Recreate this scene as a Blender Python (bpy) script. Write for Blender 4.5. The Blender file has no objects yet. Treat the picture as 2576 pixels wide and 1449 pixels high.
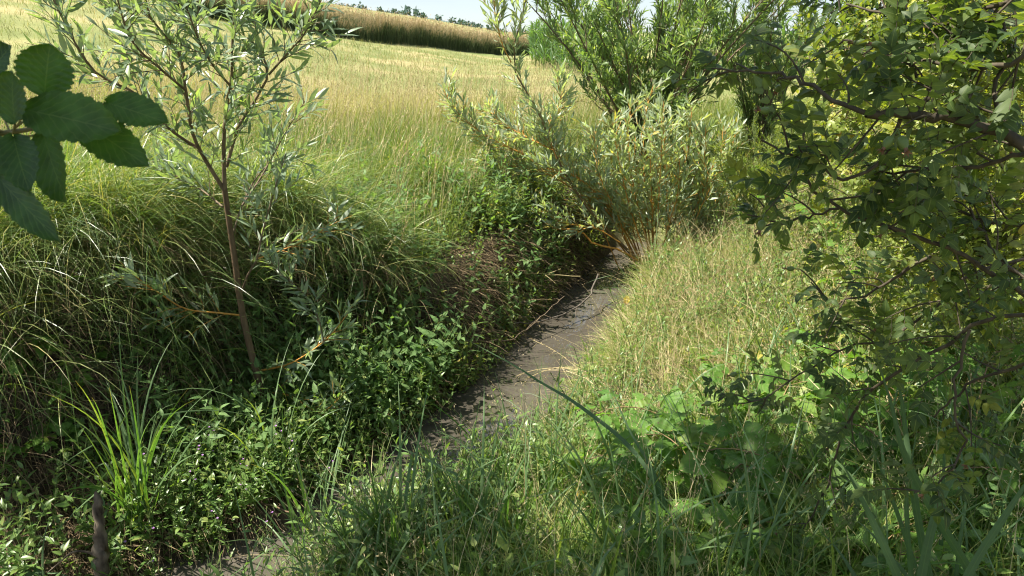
import bpy, math
import numpy as np

rng = np.random.default_rng(7)
SC = bpy.context.scene
COL = SC.collection

# ------------------------------------------------------------------ camera, world, sun
CAM = np.array([0.0, 0.0, 1.6])
PITCH = math.radians(19.1)
F = 1839.0                       # focal length in pixels of a 2576 x 1449 picture
cd = bpy.data.cameras.new('camera')
cd.sensor_width = 36.0
cd.lens = 36.0 * F / 2576.0
cd.clip_start = 0.05
cd.clip_end = 3000.0
cd.dof.use_dof = True
cd.dof.focus_distance = 4.6
cd.dof.aperture_fstop = 19.0
cam = bpy.data.objects.new('camera', cd)
COL.objects.link(cam)
cam.location = CAM
cam.rotation_euler = (math.radians(90) - PITCH, 0, 0)
SC.camera = cam

SUN_DIR = np.array([-0.60, -0.02, 1.0])
SUN_DIR /= np.linalg.norm(SUN_DIR)
elev = math.asin(SUN_DIR[2])
azim = math.atan2(SUN_DIR[0], SUN_DIR[1])      # from +Y towards +X
W = bpy.data.worlds.new("World")
SC.world = W
W.use_nodes = True
nt = W.node_tree
bg = nt.nodes['Background']
sky = nt.nodes.new('ShaderNodeTexSky')
sky.sky_type = 'NISHITA'
sky.sun_disc = False
sky.sun_elevation = elev
sky.sun_rotation = azim
sky.air_density = 1.0
sky.dust_density = 0.0
sky.ozone_density = 1.5
# thin high cloud veil over the clear sky
wtc = nt.nodes.new('ShaderNodeTexCoord')
wmap = nt.nodes.new('ShaderNodeMapping'); wmap.inputs['Scale'].default_value = (1.0, 1.0, 4.0)
wnz = nt.nodes.new('ShaderNodeTexNoise'); wnz.inputs['Scale'].default_value = 2.2; wnz.inputs['Detail'].default_value = 6
wmr = nt.nodes.new('ShaderNodeMapRange'); wmr.inputs[1].default_value = .3; wmr.inputs[2].default_value = .7
wmr.inputs[3].default_value = .78; wmr.inputs[4].default_value = .92
wmx = nt.nodes.new('ShaderNodeMix'); wmx.data_type = 'RGBA'
wmx.inputs[7].default_value = (2.15, 2.55, 2.95, 1)
nt.links.new(wtc.outputs['Generated'], wmap.inputs[0]); nt.links.new(wmap.outputs[0], wnz.inputs['Vector'])
nt.links.new(wnz.outputs[0], wmr.inputs[0]); nt.links.new(wmr.outputs[0], wmx.inputs[0])
nt.links.new(sky.outputs[0], wmx.inputs[6]); nt.links.new(wmx.outputs[2], bg.inputs[0])
bg.inputs[1].default_value = 0.095
sl = bpy.data.lights.new('sun', 'SUN')
sl.energy = 5.0
sl.angle = math.radians(0.5)
sl.color = (1.0, 0.94, 0.82)
so = bpy.data.objects.new('sun', sl)
COL.objects.link(so)
so.rotation_euler = (math.pi / 2 - elev, 0, math.pi - azim)
SC.view_settings.view_transform = 'Standard'
SC.view_settings.look = 'None'
SC.view_settings.exposure = 1.6
SC.view_settings.gamma = 1.0
try:
    SC.cycles.filter_width = 1.1
    SC.cycles.max_bounces = 8
    SC.cycles.diffuse_bounces = 3
    SC.cycles.transmission_bounces = 4
    SC.cycles.glossy_bounces = 2
    SC.cycles.caustics_reflective = False
    SC.cycles.caustics_refractive = False
    SC.cycles.sample_clamp_indirect = 6.0
except Exception:
    pass

# ------------------------------------------------------------------ helpers: vectors and pixels
cp, sp_ = math.cos(PITCH), math.sin(PITCH)
AX = np.array([1.0, 0, 0]); AF = np.array([0, cp, -sp_]); AU = np.array([0, sp_, cp])

def ray(px, py):
    return AF + AX * ((px - 1288) / F) + AU * ((724.5 - py) / F)

def P(px, py, d):
    "point seen at a pixel of the photograph, d metres away along the ground"
    r = ray(px, py)
    return CAM + r * (d / r[1])

def PS(px, py, d):
    "same, d metres along the optical axis"
    return CAM + ray(px, py) * d

def project(p):
    q = np.asarray(p) - CAM
    d = q @ AF
    d = np.where(np.abs(d) < 1e-6, 1e-6, d)
    return 1288 + F * (q @ AX) / d, 724.5 - F * (q @ AU) / d, d

def nrm(v):
    v = np.asarray(v, float)
    return v / np.maximum(np.linalg.norm(v, axis=-1, keepdims=True), 1e-9)

def sstep(a, b, x):
    t = np.clip((x - a) / (b - a), 0, 1)
    return t * t * (3 - 2 * t)

def softplus(x):
    return np.log1p(np.exp(np.clip(x, -30, 30))) + np.maximum(x - 30, 0)

def vnoise(x, y, s, seed=0):
    "smooth value noise in -1..1"
    x = np.asarray(x) / s; y = np.asarray(y) / s
    xi = np.floor(x); yi = np.floor(y)
    fx = x - xi; fy = y - yi
    fx = fx * fx * (3 - 2 * fx); fy = fy * fy * (3 - 2 * fy)
    def h(a, b):
        v = np.sin(a * 127.1 + b * 311.7 + seed * 74.7) * 43758.5453
        return (v - np.floor(v)) * 2 - 1
    return (h(xi, yi) * (1 - fx) + h(xi + 1, yi) * fx) * (1 - fy) + (h(xi, yi + 1) * (1 - fx) + h(xi + 1, yi + 1) * fx) * fy

# ------------------------------------------------------------------ terrain
WATER_Z = -0.75
STREAM = np.array([(5.5, 13.0), (3.2, 10.6), (1.95, 8.9), (1.25, 7.5), (0.80, 6.5), (0.48, 5.6), (0.14, 4.7), (-0.30, 3.8), (-0.86, 2.98), (-1.7, 2.1), (-2.8, 1.4), (-5.0, 0.8), (-9.0, 0.2)])
HALF_W = 0.40

def stream_s(x, y):
    "signed distance to the water's middle line: negative on the far (left) bank; also the y of the nearest point"
    x = np.asarray(x, float); y = np.asarray(y, float)
    best = np.full(x.shape, 1e9); sign = np.ones(x.shape); ny = np.zeros(x.shape)
    for a, b in zip(STREAM[:-1], STREAM[1:]):
        d = b - a; L2 = d @ d
        t = np.clip(((x - a[0]) * d[0] + (y - a[1]) * d[1]) / L2, 0, 1)
        cx = a[0] + t * d[0]; cy = a[1] + t * d[1]
        dist = np.hypot(x - cx, y - cy)
        cr = d[0] * (y - a[1]) - d[1] * (x - a[0])     # going towards the camera: left of travel = right bank
        m = dist < best
        best = np.where(m, dist, best); sign = np.where(m, np.where(cr > 0, 1.0, -1.0), sign); ny = np.where(m, cy, ny)
    return best * sign, ny

def half_width(ny):
    return 0.30 + 0.13 * sstep(7.2, 5.0, ny) - .22 * sstep(3.15, 2.9, ny) + .20 * sstep(2.85, 2.65, ny)

def terrain(x, y):
    x = np.asarray(x, float); y = np.asarray(y, float)
    s, ny = stream_s(x, y)
    w = half_width(ny)
    bed = -0.95
    # near bank
    sr = np.maximum(s - w, 0)
    zr = -0.80 + 0.30 * sstep(0.0, 0.25, sr) + 0.50 * sstep(0.1, 2.2, sr)
    # far bank: a low shelf at the left, then a steep face
    slf = np.maximum(-s - w, 0)
    shelf = 0.04 + 0.62 * sstep(4.9, 3.7, ny)
    bw = 0.42 + 0.40 * sstep(4.9, 3.7, ny)
    zl = -0.80 + 0.10 * sstep(0, 0.12, slf) + 0.14 * np.clip(slf / np.maximum(shelf, .05), 0, 1) * sstep(.05, .5, shelf) + (0.62 + 0.16 * sstep(.05, .6, shelf)) * sstep(0, 1, (slf - shelf) / bw)
    zl = zl + 0.16 * sstep(0.8, 1.6, slf)
    z = np.where(s > 0, zr, zl)
    z = np.where(np.abs(s) < w, bed + 0.15 * (np.abs(s) / w) ** 2, z)
    z = z * sstep(9.6, 8.0, ny)
    far = sstep(7.0, 25.0, y)
    land = 0.17 * softplus(-x - 1.0) * far + 0.004 * np.maximum(y - 6, 0)
    land = np.minimum(land, 14)
    z = z + land
    bump = vnoise(x, y, 0.45, 1) * 0.035 + vnoise(x, y, 1.7, 2) * 0.05 + vnoise(x, y, 7.0, 3) * 0.10 * far
    z = z + bump * sstep(0.1, 0.7, np.abs(s) - w)
    return z

def G(px, py, zoff=0.0):
    "the ground seen at a pixel"
    r = ray(px, py)
    t = np.concatenate([np.linspace(1.0, 12, 2400), np.linspace(12, 90, 3000)])
    q = CAM[None] + r[None] * t[:, None]
    h = q[:, 2] - zoff - terrain(q[:, 0], q[:, 1])
    i = int(np.argmax(h < 0)) if (h < 0).any() else len(t) - 1
    return np.array([q[i, 0], q[i, 1], float(terrain(q[i, 0], q[i, 1]))])

# ------------------------------------------------------------------ materials
def new_mat(name):
    m = bpy.data.materials.new(name)
    m.use_nodes = True
    t = m.node_tree
    t.nodes.clear()
    out = t.nodes.new('ShaderNodeOutputMaterial')
    return m, t, out

def N(t, kind, **kw):
    n = t.nodes.new(kind)
    for k, v in kw.items():
        setattr(n, k, v)
    return n

def ramp(t, stops):
    r = N(t, 'ShaderNodeValToRGB')
    e = r.color_ramp.elements
    while len(e) < len(stops):
        e.new(0.5)
    for el, (p, c) in zip(e, stops):
        el.position = p
        el.color = (*c, 1)
    return r

def leaf_mat(name, stops, back=None, trans=0.42, tcol=(1.9, 2.0, 0.65), rough=0.42, spec=0.4, rib=0.0, ribcol=None, tip=None, veins=0):
    m, t, out = new_mat(name)
    L = t.links.new
    at = N(t, 'ShaderNodeAttribute', attribute_name='lf')
    sx = N(t, 'ShaderNodeSeparateXYZ')
    L(at.outputs['Vector'], sx.inputs[0])
    r = ramp(t, stops)
    L(sx.outputs[0], r.inputs[0])
    col = r.outputs[0]
    # blotches of the leaf's own colour
    tc = N(t, 'ShaderNodeTexCoord')
    nz = N(t, 'ShaderNodeTexNoise')
    nz.inputs['Scale'].default_value = 60.0
    nz.inputs['Detail'].default_value = 3.0
    L(tc.outputs['Object'], nz.inputs['Vector'])
    mr = N(t, 'ShaderNodeMapRange')
    mr.inputs[1].default_value = 0.3; mr.inputs[2].default_value = 0.7
    mr.inputs[3].default_value = 0.72; mr.inputs[4].default_value = 1.25
    L(nz.outputs[0], mr.inputs[0])
    mv = N(t, 'ShaderNodeVectorMath', operation='SCALE')
    L(col, mv.inputs[0]); L(mr.outputs[0], mv.inputs['Scale'])
    col = mv.outputs[0]
    if tip is not None:
        tr = N(t, 'ShaderNodeMapRange')
        tr.inputs[1].default_value = tip[1]; tr.inputs[2].default_value = tip[2]
        L(sx.outputs[1], tr.inputs[0])
        mx = N(t, 'ShaderNodeMix', data_type='RGBA')
        L(tr.outputs[0], mx.inputs[0]); L(col, mx.inputs[6]); mx.inputs[7].default_value = (*tip[0], 1)
        col = mx.outputs[2]
    bump_h = None
    if rib > 0:
        ab = N(t, 'ShaderNodeMath', operation='ABSOLUTE')
        L(sx.outputs[2], ab.inputs[0])
        rr = N(t, 'ShaderNodeMapRange')
        rr.inputs[1].default_value = rib; rr.inputs[2].default_value = rib * 0.4
        L(ab.outputs[0], rr.inputs[0])
        fac = rr.outputs[0]
        if veins:
            # side veins leaving the midrib towards the tip
            m1 = N(t, 'ShaderNodeMath', operation='MULTIPLY'); m1.inputs[1].default_value = 0.36
            L(ab.outputs[0], m1.inputs[0])
            m2 = N(t, 'ShaderNodeMath', operation='SUBTRACT'); L(sx.outputs[1], m2.inputs[0]); L(m1.outputs[0], m2.inputs[1])
            m3 = N(t, 'ShaderNodeMath', operation='MULTIPLY'); m3.inputs[1].default_value = veins; L(m2.outputs[0], m3.inputs[0])
            m4 = N(t, 'ShaderNodeMath', operation='PINGPONG'); m4.inputs[1].default_value = 0.5; L(m3.outputs[0], m4.inputs[0])
            r2 = N(t, 'ShaderNodeMapRange'); r2.inputs[1].default_value = 0.10; r2.inputs[2].default_value = 0.03
            L(m4.outputs[0], r2.inputs[0])
            mm = N(t, 'ShaderNodeMath', operation='MAXIMUM'); L(fac, mm.inputs[0])
            hf = N(t, 'ShaderNodeMath', operation='MULTIPLY'); hf.inputs[1].default_value = 0.6
            L(r2.outputs[0], hf.inputs[0]); L(hf.outputs[0], mm.inputs[1])
            fac = mm.outputs[0]
            bump_h = m4.outputs[0]
        mx = N(t, 'ShaderNodeMix', data_type='RGBA')
        sc = N(t, 'ShaderNodeMath', operation='MULTIPLY'); sc.inputs[1].default_value = 0.7
        L(fac, sc.inputs[0])
        L(sc.outputs[0], mx.inputs[0]); L(col, mx.inputs[6])
        mx.inputs[7].default_value = (*(ribcol or (0.16, 0.2, 0.07)), 1)
        col = mx.outputs[2]
    tv = N(t, 'ShaderNodeVectorMath', operation='MULTIPLY')
    L(col, tv.inputs[0]); tv.inputs[1].default_value = tcol
    pcol = col
    if back is not None:
        ge = N(t, 'ShaderNodeNewGeometry')
        mb_ = N(t, 'ShaderNodeMix', data_type='RGBA')
        L(ge.outputs['Backfacing'], mb_.inputs[0]); L(col, mb_.inputs[6]); mb_.inputs[7].default_value = (*back, 1)
        pcol = mb_.outputs[2]
    pb = N(t, 'ShaderNodeBsdfPrincipled')
    L(pcol, pb.inputs['Base Color'])
    pb.inputs['Roughness'].default_value = rough
    pb.inputs['Specular IOR Level'].default_value = spec
    if bump_h is not None:
        bn = N(t, 'ShaderNodeBump'); bn.inputs['Strength'].default_value = 0.3; bn.inputs['Distance'].default_value = 0.001
        L(bump_h, bn.inputs['Height']); L(bn.outputs[0], pb.inputs['Normal'])
    if trans > 0:
        tb = N(t, 'ShaderNodeBsdfTranslucent')
        L(tv.outputs[0], tb.inputs[0])
        ms = N(t, 'ShaderNodeMixShader')
        ms.inputs[0].default_value = trans
        L(pb.outputs[0], ms.inputs[1]); L(tb.outputs[0], ms.inputs[2])
        L(ms.outputs[0], out.inputs[0])
    else:
        L(pb.outputs[0], out.inputs[0])
    return m

def bark_mat(name, c1, c2, scale=40, rough=0.75, stretch=(1, 1, 0.25), bump=0.4):
    m, t, out = new_mat(name)
    L = t.links.new
    tc = N(t, 'ShaderNodeTexCoord')
    mp = N(t, 'ShaderNodeMapping'); mp.inputs['Scale'].default_value = stretch
    L(tc.outputs['Object'], mp.inputs[0])
    nz = N(t, 'ShaderNodeTexNoise'); nz.inputs['Scale'].default_value = scale; nz.inputs['Detail'].default_value = 5
    L(mp.outputs[0], nz.inputs['Vector'])
    r = ramp(t, [(0.3, c1), (0.7, c2)])
    L(nz.outputs[0], r.inputs[0])
    pb = N(t, 'ShaderNodeBsdfPrincipled'); pb.inputs['Roughness'].default_value = rough
    pb.inputs['Specular IOR Level'].default_value = 0.25
    L(r.outputs[0], pb.inputs['Base Color'])
    bn = N(t, 'ShaderNodeBump'); bn.inputs['Strength'].default_value = bump; bn.inputs['Distance'].default_value = 0.004
    L(nz.outputs[0], bn.inputs['Height']); L(bn.outputs[0], pb.inputs['Normal'])
    L(pb.outputs[0], out.inputs[0])
    return m

M = {}
M['silver'] = leaf_mat('silver_willow_leaf', [(0, (.18, .235, .15)), (.75, (.30, .36, .25)), (.93, (.30, .34, .18)), (1, (.48, .38, .08))], back=(.46, .50, .39), trans=.36, rough=.42, spec=.35, rib=.14, ribcol=(.3, .33, .2))
M['sapling'] = leaf_mat('sapling_willow_leaf', [(0, (.105, .155, .095)), (.8, (.18, .24, .15)), (1, (.22, .29, .09))], back=(.37, .42, .34), trans=.36, rough=.36, spec=.5, rib=.12, ribcol=(.22, .26, .14))
M['willow'] = leaf_mat('green_willow_leaf', [(0, (.095, .155, .05)), (.8, (.16, .23, .085)), (1, (.28, .30, .09))], back=(.23, .29, .19), trans=.38, rough=.4)
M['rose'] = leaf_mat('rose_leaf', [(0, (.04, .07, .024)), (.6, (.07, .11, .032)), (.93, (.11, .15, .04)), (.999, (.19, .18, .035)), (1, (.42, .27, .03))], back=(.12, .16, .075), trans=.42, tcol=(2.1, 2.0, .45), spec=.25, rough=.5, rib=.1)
M['rose_sun_painted'] = leaf_mat('rose_leaf_painted_sun', [(0, (.11, .16, .03)), (.6, (.22, .27, .055)), (.95, (.32, .33, .07)), (.998, (.28, .24, .04)), (1, (.45, .3, .03))], back=(.15, .2, .09), trans=.42, tcol=(1.9, 1.8, .45), rough=.42, rib=.1)  # brighter copy of the rose leaf, sunlight painted into its colour
M['hedge'] = leaf_mat('hedge_leaf', [(0, (.09, .14, .025)), (.7, (.17, .22, .04)), (.95, (.24, .26, .06)), (1, (.42, .32, .06))], back=(.17, .22, .08), trans=.42, tcol=(1.7, 1.7, .4), rough=.42)
M['nettle'] = leaf_mat('nettle_leaf', [(0, (.075, .15, .045)), (1, (.14, .23, .08))], back=(.17, .23, .12), trans=.38, rough=.55, spec=.25, rib=.08, veins=7)
M['bramble'] = leaf_mat('bramble_leaf', [(0, (.06, .14, .022)), (.8, (.11, .21, .035)), (.97, (.15, .22, .04)), (1, (.42, .30, .03))], back=(.16, .21, .11), trans=.42, rough=.5, spec=.3, rib=.06, veins=8)
M['yellow'] = leaf_mat('yellow_leaf', [(0, (.50, .34, .02)), (1, (.55, .42, .06))], trans=.4, tcol=(1.3, 1.2, .4), tip=((.22, .09, .03), .55, .8), rough=.5, rib=.06, veins=8)
M['alder'] = leaf_mat('alder_leaf', [(0, (.035, .075, .02)), (1, (.06, .12, .028))], back=(.10, .16, .06), trans=.40, tcol=(1.7, 1.75, .4), rough=.42, spec=.4)
M['alder_big'] = leaf_mat('alder_near_leaf', [(0, (.026, .062, .016)), (1, (.055, .115, .022))], back=(.06, .10, .035), trans=.36, tcol=(1.7, 2.0, .35), rough=.45, spec=.35, rib=.03, ribcol=(.10, .15, .045), veins=8)  # base darkened: the canopy's shade is put into the leaf colour
M['herb'] = leaf_mat('herb_leaf', [(0, (.07, .14, .03)), (.8, (.14, .22, .055)), (1, (.24, .28, .08))], back=(.17, .22, .10), trans=.36, rough=.38, spec=.45, rib=.08)
M['grass'] = leaf_mat('meadow_grass', [(0, (.08, .14, .03)), (.5, (.15, .19, .045)), (.8, (.24, .24, .08)), (1, (.40, .33, .16))], trans=.40, tcol=(1.35, 1.45, .6), rough=.5, spec=.3)
M['tangreen'] = leaf_mat('dry_meadow_grass', [(0, (.12, .17, .04)), (.4, (.21, .23, .085)), (.8, (.33, .29, .14)), (1, (.42, .34, .19))], trans=.36, tcol=(1.25, 1.3, .8), rough=.6, spec=.2)
M['dry'] = leaf_mat('dry_grass', [(0, (.25, .21, .10)), (.5, (.43, .35, .19)), (1, (.55, .46, .28))], trans=.33, tcol=(1.2, 1.2, .9), rough=.6, spec=.2)
M['deadroot'] = leaf_mat('dead_grass_thatch', [(0, (.09, .065, .04)), (.6, (.17, .125, .075)), (1, (.30, .22, .13))], trans=.15, rough=.8, spec=.1)
M['brightgrass'] = leaf_mat('bank_grass', [(0, (.12, .20, .04)), (.5, (.21, .29, .07)), (.85, (.33, .34, .13)), (1, (.48, .41, .21))], trans=.42, tcol=(1.4, 1.5, .6), rough=.45, spec=.35)
M['tussock'] = leaf_mat('tussock_sedge', [(0, (.075, .14, .035)), (.5, (.15, .22, .06)), (.85, (.27, .29, .10)), (1, (.45, .37, .16))], trans=.34, tcol=(1.4, 1.5, .5), rough=.36, spec=.5)
M['sedge'] = leaf_mat('sedge_blade', [(0, (.06, .13, .035)), (.6, (.11, .20, .05)), (1, (.20, .25, .06))], back=(.12, .19, .08), trans=.36, rough=.4, spec=.35, rib=.2, ribcol=(.03, .07, .02), tip=((.26, .19, .07), .88, 1.0))
M['reed'] = leaf_mat('reed_blade', [(0, (.035, .085, .03)), (1, (.06, .12, .04))], back=(.075, .125, .06), trans=.32, rough=.5, spec=.25, rib=.15, ribcol=(.10, .16, .06), tip=((.22, .17, .07), .9, 1.0))
M['maize'] = leaf_mat('maize_leaf', [(0, (.05, .105, .035)), (1, (.09, .16, .055))], trans=.36, rough=.4, rib=.12, ribcol=(.2, .28, .14))
M['crop'] = leaf_mat('ripe_crop', [(0, (.055, .085, .035)), (1, (.12, .145, .07))], tip=((.44, .32, .19), .62, .92), trans=.25, tcol=(1.2, 1.2, .9), rough=.7, spec=.1)
M['wood_far'] = leaf_mat('far_trees_haze_tint', [(0, (.07, .115, .10)), (1, (.10, .15, .13))], trans=.1, rough=.8, spec=.1)  # bluish distance haze is mixed into this colour
M['cream'] = leaf_mat('cream_flowers', [(0, (.55, .46, .22)), (1, (.72, .66, .40))], trans=.35, tcol=(1, 1, .9), rough=.7, spec=.1)
M['white'] = leaf_mat('white_flowers', [(0, (.65, .66, .5)), (1, (.8, .8, .7))], trans=.3, tcol=(1, 1, .9), rough=.7, spec=.1)
M['purple'] = leaf_mat('pink_petals', [(0, (.40, .20, .48)), (1, (.55, .38, .60))], trans=.35, tcol=(1, 1, 1), rough=.6, spec=.1)
M['stem'] = bark_mat('green_stem', (.09, .13, .04), (.17, .20, .07), 60, .55)
M['redstem'] = bark_mat('reddish_stem', (.16, .09, .05), (.22, .17, .07), 60, .55)
M['straw'] = bark_mat('straw_stalk', (.33, .26, .12), (.46, .38, .2), 60, .6)
M['seed'] = leaf_mat('grass_seed_head', [(0, (.36, .29, .15)), (1, (.52, .43, .26))], trans=.3, tcol=(1.1, 1.1, .9), rough=.7, spec=.1)
M['bark'] = bark_mat('willow_bark', (.085, .062, .04), (.21, .155, .10), 45)
M['olivebark'] = bark_mat('young_willow_bark', (.075, .05, .028), (.15, .10, .06), 55)
M['orange'] = bark_mat('orange_willow_twig', (.42, .18, .035), (.58, .32, .08), 40, .5)
M['rosebark'] = bark_mat('rose_bark', (.03, .024, .018), (.09, .072, .045), 60)
M['rosetwig'] = bark_mat('rose_twig', (.10, .10, .04), (.19, .16, .07), 60, .6)
M['darkbark'] = bark_mat('dark_bark', (.05, .042, .034), (.13, .11, .09), 50)
M['dead'] = bark_mat('dead_wood', (.035, .027, .02), (.20, .16, .115), 38, .9, (1, 1, .35), 1.0)
M['hip'] = bark_mat('green_rose_hip', (.07, .12, .03), (.13, .17, .05), 30, .35, (1, 1, 1), .1)
M['sepal'] = bark_mat('withered_sepal', (.10, .05, .03), (.22, .12, .07), 60, .8)

def ground_mat():
    m, t, out = new_mat('bank_soil_and_turf')
    L = t.links.new
    tc = N(t, 'ShaderNodeTexCoord')
    n1 = N(t, 'ShaderNodeTexNoise'); n1.inputs['Scale'].default_value = 9; n1.inputs['Detail'].default_value = 8
    n2 = N(t, 'ShaderNodeTexNoise'); n2.inputs['Scale'].default_value = 0.35; n2.inputs['Detail'].default_value = 8
    n3 = N(t, 'ShaderNodeTexNoise'); n3.inputs['Scale'].default_value = 55; n3.inputs['Detail'].default_value = 4
    for n in (n1, n2, n3):
        L(tc.outputs['Object'], n.inputs['Vector'])
    soil = ramp(t, [(.3, (.035, .026, .018)), (.7, (.085, .065, .042))]); L(n1.outputs[0], soil.inputs[0])
    turf = ramp(t, [(.3, (.10, .13, .04)), (.5, (.19, .20, .08)), (.68, (.31, .26, .13))]); L(n2.outputs[0], turf.inputs[0])
    fine = ramp(t, [(.3, (.6, .6, .6)), (.7, (1.3, 1.3, 1.3))]); L(n3.outputs[0], fine.inputs[0])
    at = N(t, 'ShaderNodeAttribute', attribute_name='turf')
    mx = N(t, 'ShaderNodeMix', data_type='RGBA')
    L(at.outputs['Fac'], mx.inputs[0]); L(soil.outputs[0], mx.inputs[6]); L(turf.outputs[0], mx.inputs[7])
    ml = N(t, 'ShaderNodeVectorMath', operation='MULTIPLY'); L(mx.outputs[2], ml.inputs[0]); L(fine.outputs[0], ml.inputs[1])
    pb = N(t, 'ShaderNodeBsdfPrincipled'); pb.inputs['Roughness'].default_value = .95; pb.inputs['Specular IOR Level'].default_value = .1
    L(ml.outputs[0], pb.inputs['Base Color'])
    bn = N(t, 'ShaderNodeBump'); bn.inputs['Strength'].default_value = .7; bn.inputs['Distance'].default_value = .03
    L(n1.outputs[0], bn.inputs['Height']); L(bn.outputs[0], pb.inputs['Normal'])
    L(pb.outputs[0], out.inputs[0])
    return m

def water_mat():
    m, t, out = new_mat('muddy_water')
    L = t.links.new
    tc = N(t, 'ShaderNodeTexCoord')
    n1 = N(t, 'ShaderNodeTexNoise'); n1.inputs['Scale'].default_value = 1.6; n1.inputs['Detail'].default_value = 5
    n2 = N(t, 'ShaderNodeTexNoise'); n2.inputs['Scale'].default_value = 7; n2.inputs['Detail'].default_value = 1
    L(tc.outputs['Object'], n1.inputs['Vector']); L(tc.outputs['Object'], n2.inputs['Vector'])
    r = ramp(t, [(.3, (.048, .042, .034)), (.7, (.085, .074, .060))]); L(n1.outputs[0], r.inputs[0])
    pb = N(t, 'ShaderNodeBsdfPrincipled'); pb.inputs['Roughness'].default_value = .02; pb.inputs['IOR'].default_value = 1.5
    pb.inputs['Specular IOR Level'].default_value = .5
    L(r.outputs[0], pb.inputs['Base Color'])
    bn = N(t, 'ShaderNodeBump'); bn.inputs['Strength'].default_value = .06; bn.inputs['Distance'].default_value = .01
    L(n2.outputs[0], bn.inputs['Height']); L(bn.outputs[0], pb.inputs['Normal'])
    L(pb.outputs[0], out.inputs[0])
    return m

# ------------------------------------------------------------------ mesh builder
class MB:
    def __init__(self):
        self.v = []; self.f = []; self.a = []; self.n = 0
    def add(self, v, f, a):
        v = np.asarray(v, np.float32).reshape(-1, 3)
        self.v.append(v); self.f.append(np.asarray(f, np.int64).reshape(-1, 4) + self.n)
        self.a.append(np.asarray(a, np.float32).reshape(-1, 3)); self.n += len(v)
        assert len(self.a[-1]) == len(v)
        return self
    def build(self, name, mat, parent=None, origin=(0, 0, 0), smooth=True):
        me = bpy.data.meshes.new(name)
        if self.n:
            v = np.concatenate(self.v) - np.asarray(origin, np.float32)
            f = np.concatenate(self.f); a = np.concatenate(self.a)
            me.vertices.add(len(v)); me.vertices.foreach_set('co', v.ravel())
            me.loops.add(f.size); me.loops.foreach_set('vertex_index', f.ravel().astype(np.int32))
            me.polygons.add(len(f))
            me.polygons.foreach_set('loop_start', np.arange(0, f.size, 4, dtype=np.int32))
            me.polygons.foreach_set('loop_total', np.full(len(f), 4, np.int32))
            if smooth:
                me.polygons.foreach_set('use_smooth', np.ones(len(f), bool))
            at = me.attributes.new('lf', 'FLOAT_VECTOR', 'POINT')
            at.data.foreach_set('vector', a.ravel())
            me.update(calc_edges=True)
        me.materials.append(mat)
        o = bpy.data.objects.new(name, me)
        COL.objects.link(o)
        if parent is not None:
            o.parent = parent
        return o

def thing(name, label, cat, loc=(0, 0, 0), group=None):
    o = bpy.data.objects.new(name, None)
    o.empty_display_size = 0.05
    COL.objects.link(o)
    o.location = [float(c) for c in loc]
    o['label'] = label; o['category'] = cat
    if group: o['group'] = group
    return o

def tag(o, label, cat, group=None, kind=None):
    o['label'] = label; o['category'] = cat
    if group: o['group'] = group
    if kind: o['kind'] = kind
    return o

def copy_thing(root, loc, rz=0.0, sc=1.0, label=None, tilt=(0, 0)):
    r = root.copy(); COL.objects.link(r)
    r.location = [float(c) for c in loc]; r.rotation_euler = (tilt[0], tilt[1], rz); r.scale = (sc, sc, sc)
    if label: r['label'] = label
    for ch in list(root.children):
        c = ch.copy(); COL.objects.link(c); c.parent = r
        for g in list(ch.children):
            d = g.copy(); COL.objects.link(d); d.parent = c
    return r

# ------------------------------------------------------------------ leaf, blade and stem generators (all vectorised)
LANCE = (np.array([0, .14, .4, .7, 1.0]), np.array([.08, .62, 1, .66, .02]))
OVATE = (np.array([0, .12, .38, .7, 1.0]), np.array([.12, .80, 1, .60, .03]))
ROUND = (np.array([0, .12, .4, .75, .93, 1.0]), np.array([.15, .72, 1, .9, .55, .1]))
SIMPLE = (np.array([0, .4, 1.0]), np.array([.2, 1, .05]))
def serrate(n=11, kind='nettle'):
    t = np.linspace(0, 1, n)
    if kind == 'nettle':
        w = np.interp(t, [0, .1, .28, .6, .85, 1], [.15, .85, 1, .68, .3, .02])
    else:
        w = np.interp(t, [0, .1, .35, .65, .85, 1], [.2, .75, 1, .82, .42, .02])
    z = np.where(np.arange(n) % 2 == 1, 1.0, .80); z[0] = 1; z[-1] = 1
    return (t, w * z)
NETTLE = serrate(13, 'nettle'); BRAM = serrate(13, 'bram')

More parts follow.
